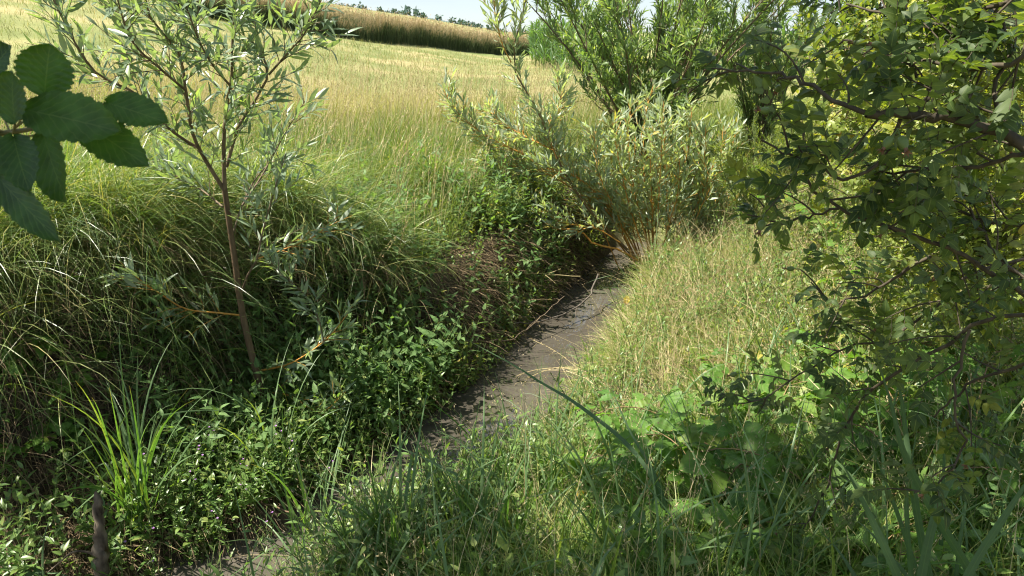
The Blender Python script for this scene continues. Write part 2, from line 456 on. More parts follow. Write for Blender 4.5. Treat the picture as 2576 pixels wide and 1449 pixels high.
def leaves(mb, pos, d, nv, L, Wd, shape=LANCE, curl=.2, fold=.25, rnd=None, wave=0.0):
    pos = np.asarray(pos, float).reshape(-1, 3); n = len(pos)
    if n == 0: return
    d = nrm(np.broadcast_to(d, (n, 3))); nv = np.broadcast_to(nv, (n, 3))
    side = np.cross(d, nv); bad = np.linalg.norm(side, axis=1) < 1e-4
    side[bad] = (1, 0, 0); side = nrm(side); nv = np.cross(side, d)
    L = np.broadcast_to(L, (n,)); Wd = np.broadcast_to(Wd, (n,)); curl = np.broadcast_to(curl, (n,))
    t, w = shape; R = len(t)
    rnd = rng.random(n) if rnd is None else np.broadcast_to(rnd, (n,))
    us = np.array([-1, 0, 1.])
    T = t[None, :, None]; Wv = w[None, :, None] * us[None, None, :]
    along = T * L[:, None, None] + 0 * Wv
    across = Wv * (Wd[:, None, None] / 2)
    up = -curl[:, None, None] * T ** 2 * L[:, None, None] + fold * np.abs(across)
    if wave:
        up = up + wave * Wd[:, None, None] * np.sin(T * 21 + rnd[:, None, None] * 40) * np.abs(us)[None, None]
    v = pos[:, None, None] + along[..., None] * d[:, None, None] + across[..., None] * side[:, None, None] + up[..., None] * nv[:, None, None]
    idx = np.arange(n * R * 3).reshape(n, R, 3)
    f = np.stack([idx[:, :-1, :-1], idx[:, :-1, 1:], idx[:, 1:, 1:], idx[:, 1:, :-1]], -1)
    a = np.stack([np.broadcast_to(rnd[:, None, None], (n, R, 3)), np.broadcast_to(T, (n, R, 3)), np.broadcast_to(us[None, None], (n, R, 3))], -1)
    mb.add(v, f, a)

def blades(mb, base, az, th0, bend, L, Wd, K=5, p=1.4, wide=2, rnd=None, kink=None, twist=0.0, azdrift=0.0):
    base = np.asarray(base, float).reshape(-1, 3); n = len(base)
    if n == 0: return
    B = lambda q: np.broadcast_to(np.asarray(q, float), (n,))
    az, th0, bend, L, Wd = B(az), B(th0), B(bend), B(L), B(Wd)
    rnd = rng.random(n) if rnd is None else B(rnd)
    s = np.linspace(0, 1, K + 1)
    sm = (s[:-1] + s[1:]) / 2
    th = th0[:, None] + bend[:, None] * sm[None] ** p
    if kink is not None:
        th = th + np.where(sm[None] > kink[0][:, None], kink[1][:, None], 0)
    azs = az[:, None] + B(azdrift)[:, None] * sm[None]
    step = np.stack([np.sin(th) * np.cos(azs), np.sin(th) * np.sin(azs), np.cos(th)], -1) * (L / K)[:, None, None]
    pts = np.concatenate([np.zeros((n, 1, 3)), np.cumsum(step, 1)], 1) + base[:, None]
    tw = B(twist)[:, None] * s[None] + rng.normal(0, .5, n)[:, None]
    sd0 = np.stack([-np.sin(az), np.cos(az), np.zeros(n)], -1)[:, None]
    tan = np.concatenate([step, step[:, -1:]], 1); tan = nrm(tan)
    nn = np.cross(tan, np.broadcast_to(sd0, tan.shape))
    side = sd0 * np.cos(tw)[..., None] + nn * np.sin(tw)[..., None]
    prof = np.interp(s, [0, .25, .6, 1], [.7, 1, .75, .04])
    us = np.array([-1., 1.]) if wide == 2 else np.array([-1., 0, 1.])
    off = us[None, None, :, None] * (Wd[:, None] * prof[None] / 2)[:, :, None, None] * side[:, :, None]
    if wide == 3:
        off = off + (np.abs(us)[None, None, :, None] * (Wd[:, None] * prof[None] * .22)[:, :, None, None]) * np.cross(side, tan)[:, :, None]
    v = pts[:, :, None] + off
    U = len(us)
    idx = np.arange(n * (K + 1) * U).reshape(n, K + 1, U)
    f = np.stack([idx[:, :-1, :-1], idx[:, :-1, 1:], idx[:, 1:, 1:], idx[:, 1:, :-1]], -1)
    a = np.stack([np.broadcast_to(rnd[:, None, None], v.shape[:3]), np.broadcast_to(s[None, :, None], v.shape[:3]), np.broadcast_to(us[None, None], v.shape[:3])], -1)
    mb.add(v, f, a)
    return pts

def tubes(mb, pts, rad, sides=5):
    "pts (N,K,3), rad (N,K)"
    pts = np.asarray(pts, float)
    if pts.ndim == 2: pts = pts[None]
    n, K, _ = pts.shape
    rad = np.broadcast_to(np.asarray(rad, float), (n, K))
    tan = np.gradient(pts, axis=1); tan = nrm(tan)
    ref = np.where(np.abs(tan[:, :1, 2:3]) < .9, np.array([0, 0, 1.]), np.array([1., 0, 0]))
    a1 = nrm(np.cross(tan, np.broadcast_to(ref, tan.shape))); a2 = np.cross(tan, a1)
    an = np.linspace(0, 2 * np.pi, sides, endpoint=False)
    v = pts[:, :, None] + rad[:, :, None, None] * (np.cos(an)[None, None, :, None] * a1[:, :, None] + np.sin(an)[None, None, :, None] * a2[:, :, None])
    idx = np.arange(n * K * sides).reshape(n, K, sides)
    nx = np.roll(idx, -1, 2)
    f = np.stack([idx[:, :-1], nx[:, :-1], nx[:, 1:], idx[:, 1:]], -1)
    s = np.linspace(0, 1, K)
    a = np.stack([np.broadcast_to(rng.random(n)[:, None, None], v.shape[:3]), np.broadcast_to(s[None, :, None], v.shape[:3]), np.zeros(v.shape[:3])], -1)
    mb.add(v, f, a)

def smooth(pts, K=14):
    "Catmull-Rom through the points, evenly resampled"
    p = np.asarray(pts, float)
    q = np.concatenate([2 * p[:1] - p[1:2], p, 2 * p[-1:] - p[-2:-1]])
    out = []
    for i in range(len(p) - 1):
        a, b, c, d = q[i], q[i + 1], q[i + 2], q[i + 3]
        for t in np.linspace(0, 1, 8, endpoint=False):
            out.append(.5 * (2 * b + (c - a) * t + (2 * a - 5 * b + 4 * c - d) * t ** 2 + (3 * b - a - 3 * c + d) * t ** 3))
    out.append(p[-1]); out = np.array(out)
    ln = np.concatenate([[0], np.cumsum(np.linalg.norm(np.diff(out, axis=0), axis=1))])
    tt = np.linspace(0, ln[-1], K)
    return np.stack([np.interp(tt, ln, out[:, k]) for k in range(3)], 1)

def plen(poly):
    return np.linalg.norm(np.diff(poly, axis=-2), axis=-1).sum(-1)

def at(poly, i, t):
    K = poly.shape[1]
    u = np.clip(t, 0, .9999) * (K - 1); k = u.astype(int); f = (u - k)[:, None]
    a = poly[i, k]; b = poly[i, k + 1]
    return a + (b - a) * f, nrm(b - a)

def perp(tan):
    r = rng.normal(size=tan.shape)
    r -= (r * tan).sum(-1, keepdims=True) * tan
    return nrm(r)

def spawn(poly, n, L, spread=.7, up=.15, tmin=.15, tmax=1.0, K=5, droop=.1, taper=.4):
    poly = np.asarray(poly, float)
    if poly.ndim == 2: poly = poly[None]
    Nn = len(poly); i = np.repeat(np.arange(Nn), n)
    t = tmin + (tmax - tmin) * (np.tile(np.arange(n), Nn) + rng.random(Nn * n)) / n
    pos, tan = at(poly, i, t)
    d = nrm(tan * math.cos(spread) + perp(tan) * math.sin(spread) + np.array([0, 0, up]))
    ln = L * rng.uniform(.55, 1.2, len(i)) * (1 - taper * t)
    s = np.linspace(0, 1, K)
    wig = rng.normal(0, .05, (len(i), 1, 3)) * np.sin(s * 3.1)[None, :, None]
    pts = pos[:, None] + (d[:, None] * s[None, :, None] + wig + np.array([0, 0, -droop]) * (s ** 2)[None, :, None]) * ln[:, None, None]
    return pts

def leaf_on(mb, poly, m, L, Wd, shape=LANCE, spread=.75, tmin=.1, curl=.2, fold=.25, up=.6, lift=0.0, jitter=.3, wave=0.0, tail=True):
    poly = np.asarray(poly, float)
    if poly.ndim == 2: poly = poly[None]
    Nn = len(poly); i = np.repeat(np.arange(Nn), m)
    k = np.tile(np.arange(m), Nn)
    t = np.clip(tmin + (1 - tmin) * (k + rng.random(Nn * m) * .6) / m, 0, 1)
    pos, tan = at(poly, i, t)
    h = nrm(np.cross(tan, np.array([0, 0, 1.])) + 1e-3)
    v = np.cross(h, tan)
    ph = k * 2.4 + np.repeat(rng.random(Nn) * 6.28, m) + rng.normal(0, .3, Nn * m)
    rad = h * np.cos(ph)[:, None] + v * np.sin(ph)[:, None]
    sp = spread * (1.15 - .5 * t)
    d = nrm(tan * np.cos(sp)[:, None] + rad * np.sin(sp)[:, None] + np.array([0, 0, lift]) + rng.normal(0, jitter * .4, (Nn * m, 3)))
    nv = np.array([0, 0, up]) + rad * -.3 + tan * .3 + rng.normal(0, jitter, (Nn * m, 3))
    Ls = L * rng.uniform(.6, 1.15, Nn * m) * (1 - .35 * t ** 3)
    leaves(mb, pos, d, nv, Ls, Wd * Ls / L * rng.uniform(.85, 1.15, Nn * m), shape, curl * rng.uniform(-.3, 1.6, Nn * m), fold, wave=wave)

def compound(mb, ms, pos, d, nv, Lr, lf, wd, pairs=2, shape=OVATE, fold=.2, curl=.2, wave=0.0, stemr=.0012, lens=None):
    "pinnate or ternate leaves: pairs of leaflets and one at the end"
    n = len(pos)
    if n == 0: return
    d = nrm(d); side = nrm(np.cross(d, nv)); nv = np.cross(side, d)
    Lr = np.broadcast_to(Lr, (n,)); lf = np.broadcast_to(lf, (n,))
    R = rng.random(n)
    tip = pos + d * Lr[:, None] - nv * (Lr * .12)[:, None]
    leaves(mb, tip, d - nv * .25, nv + rng.normal(0, .2, (n, 3)), lf, wd * lf, shape, curl, fold, rnd=np.clip(R + rng.normal(0, .06, n), 0, .96 + .04 * (R > .992)), wave=wave)
    for k in range(pairs):
        f = (k + 1.0) / (pairs + .35)
        pp = pos + d * (Lr * f)[:, None] - nv * (Lr * .12 * f * f)[:, None]
        for sg in (-1, 1):
            dd = nrm(side * sg + d * .55 - nv * .15 + rng.normal(0, .12, (n, 3)))
            leaves(mb, pp, dd, nv + rng.normal(0, .25, (n, 3)), lf * (.78 + .2 * f), wd * lf * (.78 + .2 * f), shape, curl, fold, rnd=np.clip(R + rng.normal(0, .08, n), 0, .96 + .04 * (R > .992)), wave=wave)
    if ms is not None:
        s = np.array([0, .5, 1.0])
        pts = pos[:, None] + d[:, None] * (Lr[:, None] * s)[..., None] - nv[:, None] * (Lr[:, None] * .12 * s * s)[..., None]
        tubes(ms, pts, np.full((n, 3), stemr), 3)

def scatter(n, xr, yr, smin=None, smax=None, prob=None, margin=220, far=False):
    "n points on the ground inside the view, kept between the given signed distances from the stream"
    out = []; got = 0; tries = 0
    while got < n and tries < 60:
        tries += 1
        m = max(2000, n * 2)
        x = rng.uniform(*xr, m); y = rng.uniform(*yr, m)
        if far:
            y = yr[0] * (yr[1] / yr[0]) ** rng.random(m)
            x = (x - sum(xr) / 2) / (xr[1] - xr[0]) * 2
            x = x * .78 * (y + 1)
        s, ny = stream_s(x, y)
        k = np.ones(m, bool)
        if smin is not None: k &= s > smin
        if smax is not None: k &= s < smax
        x, y, s = x[k], y[k], s[k]
        z = terrain(x, y)
        p = np.stack([x, y, z], 1)
        px, py, d = project(p)
        k = (d > .3) & (px > -margin) & (px < 2576 + margin) & (py < 1449 + 330)
        if prob is not None: k &= rng.random(len(x)) < prob(x, y, s)
        p = p[k]; out.append(p); got += len(p)
    return np.concatenate(out)[:n]

# ================================================================== THE SETTING
def axis_coords(lo, hi, fine_lo, fine_hi, step, grow=1.12):
    c = list(np.arange(fine_lo, fine_hi + 1e-6, step))
    s = step
    while c[-1] < hi:
        s *= grow; c.append(c[-1] + s)
    s = step; pre = [c[0]]
    while pre[-1] > lo:
        s *= grow; pre.append(pre[-1] - s)
    return np.array(pre[:0:-1] + c)

gx = axis_coords(-900, 900, -5, 5, .06)
gy = axis_coords(-60, 1500, 0, 10, .06)
XX, YY = np.meshgrid(gx, gy, indexing='ij')
ZZ = terrain(XX, YY)
gm = MB()
ii = np.arange(XX.size).reshape(XX.shape)
S_, NY_ = stream_s(XX, YY)
turf = np.clip(sstep(.5, 1.3, S_ - half_width(NY_)) * .55 + sstep(5.5, 9, YY), 0, 1)
turf = np.where((S_ < 0), sstep(1.9, 3.0, -S_), turf)
turf = np.maximum(turf, sstep(8.0, 9.0, YY))
gm.add(np.stack([XX, YY, ZZ], -1), np.stack([ii[:-1, :-1], ii[1:, :-1], ii[1:, 1:], ii[:-1, 1:]], -1).reshape(-1, 4), np.stack([turf, turf * 0, turf * 0], -1))
ground = gm.build('ground', ground_mat())
tat = ground.data.attributes.new('turf', 'FLOAT', 'POINT')
tat.data.foreach_set('value', turf.astype(np.float32).ravel())
tag(ground, 'bare bank soil and turf rising into the meadow', 'ground', kind='structure')

wm = MB()
cl = np.stack([smooth(np.c_[STREAM, np.full(len(STREAM), WATER_Z)], 60)])[0]
tn = nrm(np.gradient(cl, axis=0)); sd = np.stack([-tn[:, 1], tn[:, 0], tn[:, 2] * 0], 1)
off = np.linspace(-.62, .62, 9)
wv = cl[:, None] + sd[:, None] * off[None, :, None]
wi = np.arange(60 * 9).reshape(60, 9)
wm.add(wv, np.stack([wi[:-1, :-1], wi[:-1, 1:], wi[1:, 1:], wi[1:, :-1]], -1).reshape(-1, 4), np.zeros((540, 3)))
tag(wm.build('stream_water', water_mat()), 'muddy brown stream between the two banks', 'water', kind='structure')

# far wooded ridge under the sky
hx = np.linspace(-700, 700, 120)
def ridge(x):
    return 2.0 + 26 * sstep(60, -190, x) + 3 * vnoise(x, x * 0, 60, 5) + 4 * vnoise(x, x * 0, 170, 6)
hm = MB()
hz = np.array([0, .75, 1.0, .9]); hy = np.array([430., 560, 640, 760])
hv = np.stack([np.repeat(hx[:, None], 4, 1), np.repeat(hy[None], 120, 0), ridge(hx)[:, None] * hz[None] - (hz[None] == 0) * 6], -1)
hi = np.arange(480).reshape(120, 4)
hm.add(hv, np.stack([hi[:-1, :-1], hi[1:, :-1], hi[1:, 1:], hi[:-1, 1:]], -1).reshape(-1, 4), np.full((480, 3), .5))
tag(hm.build('hills', M['wood_far']), 'low wooded hills along the horizon', 'hill', kind='structure')
fm = MB()
tx = rng.uniform(-420, 330, 420); ty = rng.uniform(560, 640, 420)
th_ = rng.uniform(3, 5.5, 420) * np.where(rng.random(420) < .15, 1.3, 1)
for x, y, h in zip(tx, ty, th_):
    m = 36
    q = nrm(rng.normal(size=(m, 3))) * rng.random((m, 1)) ** .4 * np.array([h * .5, h * .5, h * .5])
    pos = np.array([x, y, ridge(x) * .9 + h * .45]) + q
    leaves(fm, pos, nrm(rng.normal(size=(m, 3))), rng.normal(size=(m, 3)), h * .35, h * .3, SIMPLE, .1, .1)
tag(fm.build('distant_woods', M['wood_far']), 'treetops with painted haze along the far ridge', 'woods', kind='stuff')

# ================================================================== GRASS AND CROPS (uncountable)
# meadow: short, tan and green
gb = MB()
p = scatter(46000, (-1, 1), (10, 46), smax=-1.5, far=True)
sz = (p[:, 1] / 14) ** .55
blades(gb, p, rng.uniform(0, 6.28, len(p)), rng.uniform(0, .5, len(p)), rng.uniform(.2, 1.2, len(p)), rng.uniform(.10, .26, len(p)), .0075 * sz * 1.3, K=3,
       rnd=np.clip(rng.random(len(p)) * .7 + vnoise(p[:, 0], p[:, 1], 5, 9) * .3 + vnoise(p[:, 0], p[:, 1], 1.3, 19) * .2 + .08, 0, 1))
gb.build('mown_meadow_grass', M['tangreen']); o = bpy.data.objects['mown_meadow_grass']
tag(o, 'short dry mown grass of the sloping meadow', 'grass', kind='stuff')

# tall unmown grass between the bank and the meadow
gb = MB()
p = scatter(70000, (-9, 2.6), (5.3, 17), smax=-1.0, prob=lambda x, y, s: sstep(17, 9, y) * .85 + .15)
gr = sstep(14.5, 7.5, p[:, 1] + vnoise(p[:, 0], p[:, 1], 1.2, 4) * 1.4)
blades(gb, p, rng.uniform(0, 6.28, len(p)) , rng.uniform(.05, .45, len(p)), rng.uniform(.3, 1.5, len(p)), rng.uniform(.3, .72, len(p)) * (1 - .2 * (1 - gr)) * (1 + .35 * vnoise(p[:, 0], p[:, 1], .8, 14)), rng.uniform(.004, .008, len(p)), K=5,
       rnd=np.clip(.95 - .62 * gr + rng.normal(0, .17, len(p)), 0, 1))
tag(gb.build('tall_meadow_grass', M['grass']), 'long yellow-green grass behind the far bank', 'grass', kind='stuff')
gb = MB()
p = scatter(28000, (-.5, 7), (7.4, 16), prob=lambda x, y, s: ((s > .5) | (y > 8.5)) * 1.0)
n = len(p)
blades(gb, p, rng.uniform(0, 6.28, n), rng.uniform(.05, .5, n), rng.uniform(.3, 1.4, n), rng.uniform(.3, .7, n), rng.uniform(.005, .009, n), K=5, rnd=np.clip(rng.normal(.45, .25, n), 0, 1))
tag(gb.build('rank_grass', M['grass']), 'rank grass round the willows beyond the stream bend', 'grass', kind='stuff')
# straw stalks with seed heads over it
gb = MB(); hb = MB()
p = scatter(4600, (-8, 3.5), (4.3, 19), smax=-.9)
az = rng.normal(.3, 1.0, len(p)); L = rng.uniform(.6, 1.2, len(p))
pts = blades(gb, p, az, rng.uniform(0, .25, len(p)), rng.uniform(.1, .9, len(p)), L, .0045, K=6, p=2.2)
i = np.repeat(np.arange(len(p)), 16); t = rng.uniform(.74, 1, len(i))
q, tn_ = at(pts, i, t)
leaves(hb, q, tn_ + rng.normal(0, .28, (len(i), 3)), rng.normal(size=(len(i), 3)), .022, .006, SIMPLE, .1, .1)
o1 = tag(gb.build('straw_grass', M['dry']), 'straw coloured grass stalks standing in the meadow', 'grass', kind='stuff')
tag(hb.build('grass_seed_heads', M['seed']), 'pale seed heads of the tall meadow grasses', 'grass', kind='stuff')

# ripe crop on the rise
c0, c1, c2 = np.array([-17., 31.]), np.array([-7.0, 44.]), np.array([6., 66.])
def crop_front(x):
    return np.interp(x, [-40, -17, -7, 6, 20], [16, 31, 44, 66, 95])
n = 52000
x = rng.uniform(-34, 10, n); dep = rng.random(n) ** 3 * 26
y = crop_front(x) + dep
gb = MB(); p = np.stack([x, y, terrain(x, y)], 1)
px, py, d = project(p); k = (px > 455 + 60 * vnoise(p[:, 1], p[:, 0], 2.0, 8)) & (px < 1420); p = p[k]; n = len(p)
blades(gb, p, rng.uniform(0, 6.28, n), rng.uniform(0, .3, n), rng.uniform(-.3, .9, n), rng.uniform(.85, 1.45, n) + .34 * vnoise(p[:, 0], p[:, 1], 2.2, 3) + .22 * vnoise(p[:, 0], p[:, 1], .7, 5) + .35 * (rng.random(n) < .02), rng.uniform(.02, .04, n), K=4)
nq = min(n, 26000)
q = p[:nq] + np.array([0, 0, 1.0]) * rng.uniform(.3, 1.5, (nq, 1)) * 1.0 + rng.normal(0, .12, (nq, 3))
tt = np.clip((q[:, 2] - p[:nq, 2]) / 1.5, 0, 1)
m0 = gb.n
leaves(gb, q, rng.normal(0, 1, (nq, 3)) + [0, 0, .6], rng.normal(size=(nq, 3)), .14, .035, SIMPLE, .2, .2)
gb.a[-1].reshape(nq, -1, 3)[:, :, 1] = tt[:, None]
tag(gb.build('ripe_oilseed_crop', M['crop']), 'ripe tan crop with greener stems along the rise', 'crop', kind='stuff')

# maize beyond the willow: plants of their own
def maize(h, seed):
    r = thing('maize_plant', 'tall green maize plant with arching leaves in the maize field', 'maize', group='maize plants behind the willows')
    st = MB(); s = np.linspace(0, 1, 6)
    tubes(st, np.stack([.02 * np.sin(s * 3), 0 * s, s * h], 1), .014 * (1.1 - s * .7), 5)
    st.build('stalk', M['stem'], r)
    lb = MB(); n = 12
    z = np.linspace(.15, .97, n) * h
    blades(lb, np.stack([0 * z, 0 * z, z], 1), np.arange(n) * 2.75 + rng.normal(0, .4, n), rng.uniform(.25, .5, n), rng.uniform(.7, 1.7, n), rng.uniform(.55, .85, n) * np.where(z > .85 * h, .7, 1), .075, K=7, wide=3)
    lb.build('foliage', M['maize'], r)
    return r
protos = [maize(1.75, 1), maize(1.9, 2), maize(1.65, 3)]
spots = []
for row in range(9):
    for k in range(18):
        y = 36 - row * 1.7 + k * .75
        x = 1.05 + row * .22 + k * .02 + rng.normal(0, .12)
        spots.append((x, y))
for k in range(60):
    spots.append((6.6 + (k % 20) * .36 + rng.normal(0, .1), 23.5 + (k // 20) * .8 + rng.normal(0, .15)))
for k, (x, y) in enumerate(spots):
    z = float(terrain(np.array([x]), np.array([y]))[0])
    src = protos[k % 3]
    if k < 3:
        src.location = (x, y, z); src.rotation_euler = (0, 0, rng.uniform(0, 6.28))
    else:
        copy_thing(src, (x, y, z), rng.uniform(0, 6.28), rng.uniform(.88, 1.1))

# ------------------------------------------------------------------ right bank
gb = MB()
p = scatter(19000, (-1.2, 4.2), (2.2, 8.6), smin=.36, prob=lambda x, y, s: np.clip(sstep(.2, .6, s) * (.12 + .88 * sstep(3.0, 4.6, y)) * (.55 + .45 * vnoise(x, y, .55, 31)), 0, 1))
n = len(p); s_, _ = stream_s(p[:, 0], p[:, 1])
blades(gb, p + np.c_[np.zeros((n, 2)), rng.uniform(0, .10, n)], rng.normal(2.6, 1.8, n), rng.uniform(.1, 1.5, n), rng.uniform(-.3, 1.7, n), rng.uniform(.10, .55, n) * (1 + .4 * vnoise(p[:, 0], p[:, 1], .35, 33)), rng.uniform(.0022, .0045, n), K=4, p=1.0)
tag(gb.build('dry_bank_grass', M['dry']), 'tangled straw coloured grass on the sunny right bank', 'grass', kind='stuff')
gb = MB()
p = scatter(24000, (-1.6, 4.0), (2.0, 8.4), smin=.36, smax=3.6, prob=lambda x, y, s: np.clip(1.05 - .4 * s + .6 * vnoise(x, y, .5, 12), .12, 1))
n = len(p)
blades(gb, p, rng.normal(3.3, .8, n), rng.uniform(.2, .9, n), rng.uniform(.5, 1.5, n), rng.uniform(.12, .36, n), rng.uniform(.003, .0065, n), K=5)
tag(gb.build('green_bank_grass', M['brightgrass']), 'bright green grass flopping over the right water edge', 'grass', kind='stuff')
# shaded foreground grass and thin stalks
gb = MB()
p = scatter(13000, (-2.2, 2.6), (1.35, 3.2), smin=.45)
n = len(p)
blades(gb, p, rng.uniform(0, 6.28, n), rng.uniform(.05, .6, n), rng.uniform(.2, 1.3, n), rng.uniform(.12, .42, n), rng.uniform(.0025, .006, n), K=5, rnd=np.clip(rng.random(n) ** 1.2, 0, 1))
tag(gb.build('foreground_grass', M['brightgrass']), 'loose grass in the dappled shade at the near edge', 'grass', kind='stuff')
gb = MB()
p = scatter(800, (-1.8, 2.6), (1.5, 3.4), smin=.35)
n = len(p)
blades(gb, p, rng.uniform(0, 6.28, n), rng.uniform(.05, .5, n), rng.uniform(.1, 1.8, n), rng.uniform(.3, .75, n), rng.uniform(.007, .013, n), K=9, wide=3, p=1.8, twist=rng.normal(0, .6, n))
tag(gb.build('broad_grass_blades', M['sedge']), 'broad single grass blades scattered over the near bank', 'grass', kind='stuff')
gb = MB(); hb = MB()
p = scatter(900, (-2.0, 2.8), (1.4, 6.0), smin=.5)
n = len(p)
pts = blades(gb, p, rng.uniform(0, 6.28, n), rng.uniform(0, .5, n), rng.uniform(.1, 1.0, n), rng.uniform(.35, .75, n), .0026, K=6, p=2)
i = np.repeat(np.arange(n), 18); t = rng.uniform(.7, 1, len(i)); q, tn_ = at(pts, i, t)
leaves(hb, q + rng.normal(0, .006, (len(i), 3)), tn_ + rng.normal(0, .5, (len(i), 3)), rng.normal(size=(len(i), 3)), .011, .003, SIMPLE, .1, .1)
tag(gb.build('dry_grass_stalks', M['dry']), 'thin dry grass stalks criss-crossing the near bank', 'grass', kind='stuff')
tag(hb.build('bank_seed_heads', M['seed']), 'fine pale seed heads on the near bank stalks', 'grass', kind='stuff')

# ------------------------------------------------------------------ dead thatch hanging down the far bank
gb = MB()
p = scatter(9500, (-4.2, 1.2), (2.6, 7.6), smin=-2.2, smax=-.40, prob=lambda x, y, s: np.where(terrain(x, y) > -.68, 1.0, .1) * np.where(terrain(x, y) < -.06, 1, .08))
n = len(p)
e = .05
grx = (terrain(p[:, 0] + e, p[:, 1]) - terrain(p[:, 0] - e, p[:, 1])); gry = (terrain(p[:, 0], p[:, 1] + e) - terrain(p[:, 0], p[:, 1] - e))
down = np.arctan2(-gry, -grx)
blades(gb, p + np.c_[np.zeros((n, 2)), np.full(n, .02)], down + rng.normal(0, .5, n), rng.uniform(1.0, 1.9, n), rng.uniform(.5, 1.3, n), rng.uniform(.12, .42, n), rng.uniform(.0025, .005, n), K=4, p=.8)
tag(gb.build('dead_grass_thatch', M['deadroot']), 'dead brown grass hanging down the steep far bank', 'grass', kind='stuff')
# low leafy growth on the shelf round the sapling and on the banks
lb = MB(); sb = MB()
def px_box(x, y, x0, x1, y0, y1):
    a, b, d = project(np.stack([x, y, terrain(x, y)], -1))
    return (a > x0) & (a < x1) & (b > y0) & (b < y1)
def herb_cover(n, xr, yr, smin, smax, h, Lf, shape=OVATE, m=9, prob=None, wd=.5):
    p = scatter(n, xr, yr, smin=smin, smax=smax, prob=prob)
    n = len(p)
    az = rng.uniform(0, 6.28, n); hh = h * rng.uniform(.4, 1.2, n); s = np.linspace(0, 1, 5); ln = rng.uniform(.1, .6, n)
    pts = p[:, None] + np.stack([np.cos(az)[:, None] * ln[:, None] * hh[:, None] * s ** 1.5, np.sin(az)[:, None] * ln[:, None] * hh[:, None] * s ** 1.5, hh[:, None] * s], -1)
    tubes(sb, pts, .0016, 3)
    leaf_on(lb, pts, m, Lf, Lf * wd, shape, spread=1.15, tmin=.15, curl=.25, up=1.0, jitter=.3)
herb_cover(1700, (-2.6, .6), (2.3, 5.0), -1.6, -.36, .32, .046, prob=lambda x, y, s: (sstep(4.9, 4.2, y) * .9 + .1) * np.where(x < -.56 * y, .12, 1))
herb_cover(330, (-2.6, .4), (2.2, 4.6), -1.5, -.36, .36, .075, LANCE, 8, wd=.34)
herb_cover(220, (-.8, 1.4), (4.4, 7.6), -.9, -.34, .28, .04)
herb_cover(520, (-2.2, .6), (1.6, 3.4), .42, 1.3, .26, .05)
herb_cover(420, (-1.6, .1), (1.8, 3.15), .2, .9, .46, .06, LANCE, 11, wd=.3, prob=lambda x, y, s: np.where((x / y > -.47) & (x / y < -.30), .12, 1))
herb_cover(300, (-1.6, .1), (1.8, 3.15), .2, .9, .36, .05, OVATE, 9, wd=.55, prob=lambda x, y, s: np.where((x / y > -.47) & (x / y < -.30), .12, 1))
herb_cover(300, (.2, 4.0), (3.6, 8.2), .7, 3.6, .62, .05, LANCE, 14, wd=.24)
herb_cover(1300, (-.2, 4.0), (3.4, 8.2), .36, 3.6, .38, .05, LANCE, 10, wd=.3, prob=lambda x, y, s: (vnoise(x, y, .45, 41) > .05) * 1.0)
herb_cover(1100, (.0, 4.0), (2.6, 7.5), .5, 3.6, .32, .055, OVATE, 8, wd=.5, prob=lambda x, y, s: (vnoise(x, y, .4, 42) > .1) * 1.0)
herb_cover(420, (-.6, 2.8), (1.5, 3.3), .7, 3.6, .30, .07, BRAM, 7, wd=.66)
tag(lb.build('low_herb_leaves', M['herb']), 'dense low leafy plants along both water edges', 'ground cover', kind='stuff')
tag(sb.build('low_herb_stems', M['stem']), 'thin stems of the low leafy plants along the water', 'ground cover', kind='stuff')
lb = MB(); sb = MB()
herb_cover(2600, (-6, 2.4), (4.8, 8.5), -3.4, -.9, .42, .05, LANCE, 9, wd=.32, prob=lambda x, y, s: .25 + .75 * (vnoise(x, y, .6, 21) > .05))
herb_cover(2300, (.6, 5.5), (3.4, 10.5), 1.1, 6, .42, .055, OVATE, 9, wd=.42, prob=lambda x, y, s: sstep(1.1, 2.2, s) * (.35 + .65 * (vnoise(x, y, .5, 22) > 0)))
herb_cover(800, (-1.4, 1.3), (4.5, 7.9), -1.5, -.36, .36, .06, LANCE, 9, wd=.34, prob=lambda x, y, s: np.where(px_box(x, y, 1040, 1260, 600, 930), .15, 1))
herb_cover(500, (-1.4, 1.3), (4.5, 7.9), -1.5, -.36, .3, .05, OVATE, 9, wd=.45, prob=lambda x, y, s: np.where(px_box(x, y, 1040, 1260, 600, 930), .15, 1))
keep = lb, sb
lb = MB(); sb = MB()
herb_cover(330, (-1.9, .9), (3.9, 7.0), -1.7, -.42, .62, .085, NETTLE, 13, wd=.5, prob=lambda x, y, s: np.where(px_box(x, y, 1040, 1260, 600, 930), .1, 1))
herb_cover(160, (-2.2, -.2), (3.2, 5.0), -1.4, -.5, .5, .08, NETTLE, 12, wd=.5)
tag(lb.build('nettle_bed_leaves', M['nettle']), 'dense nettle leaves between the willow trunk and the water', 'ground cover', kind='stuff')
tag(sb.build('nettle_bed_stems', M['stem']), 'stems of the nettle bed between willow trunk and water', 'ground cover', kind='stuff')
lb, sb = keep
tag(lb.build('bank_weed_leaves', M['hedge']), 'mixed weed leaves on the tops of both banks', 'ground cover', kind='stuff')
tag(sb.build('bank_weed_stems', M['stem']), 'thin stems of mixed weeds on the bank tops', 'ground cover', kind='stuff')

# ================================================================== TREES AND SHRUBS
def pxpath(pts, d0, d1, K=14, jig=0.0):
    n = len(pts); ds = np.linspace(d0, d1, n)
    q = np.array([P(a, b, d) for (a, b), d in zip(pts, ds)])
    q = smooth(q, K)
    if jig: q[1:-1] += rng.normal(0, jig, q[1:-1].shape)
    return q

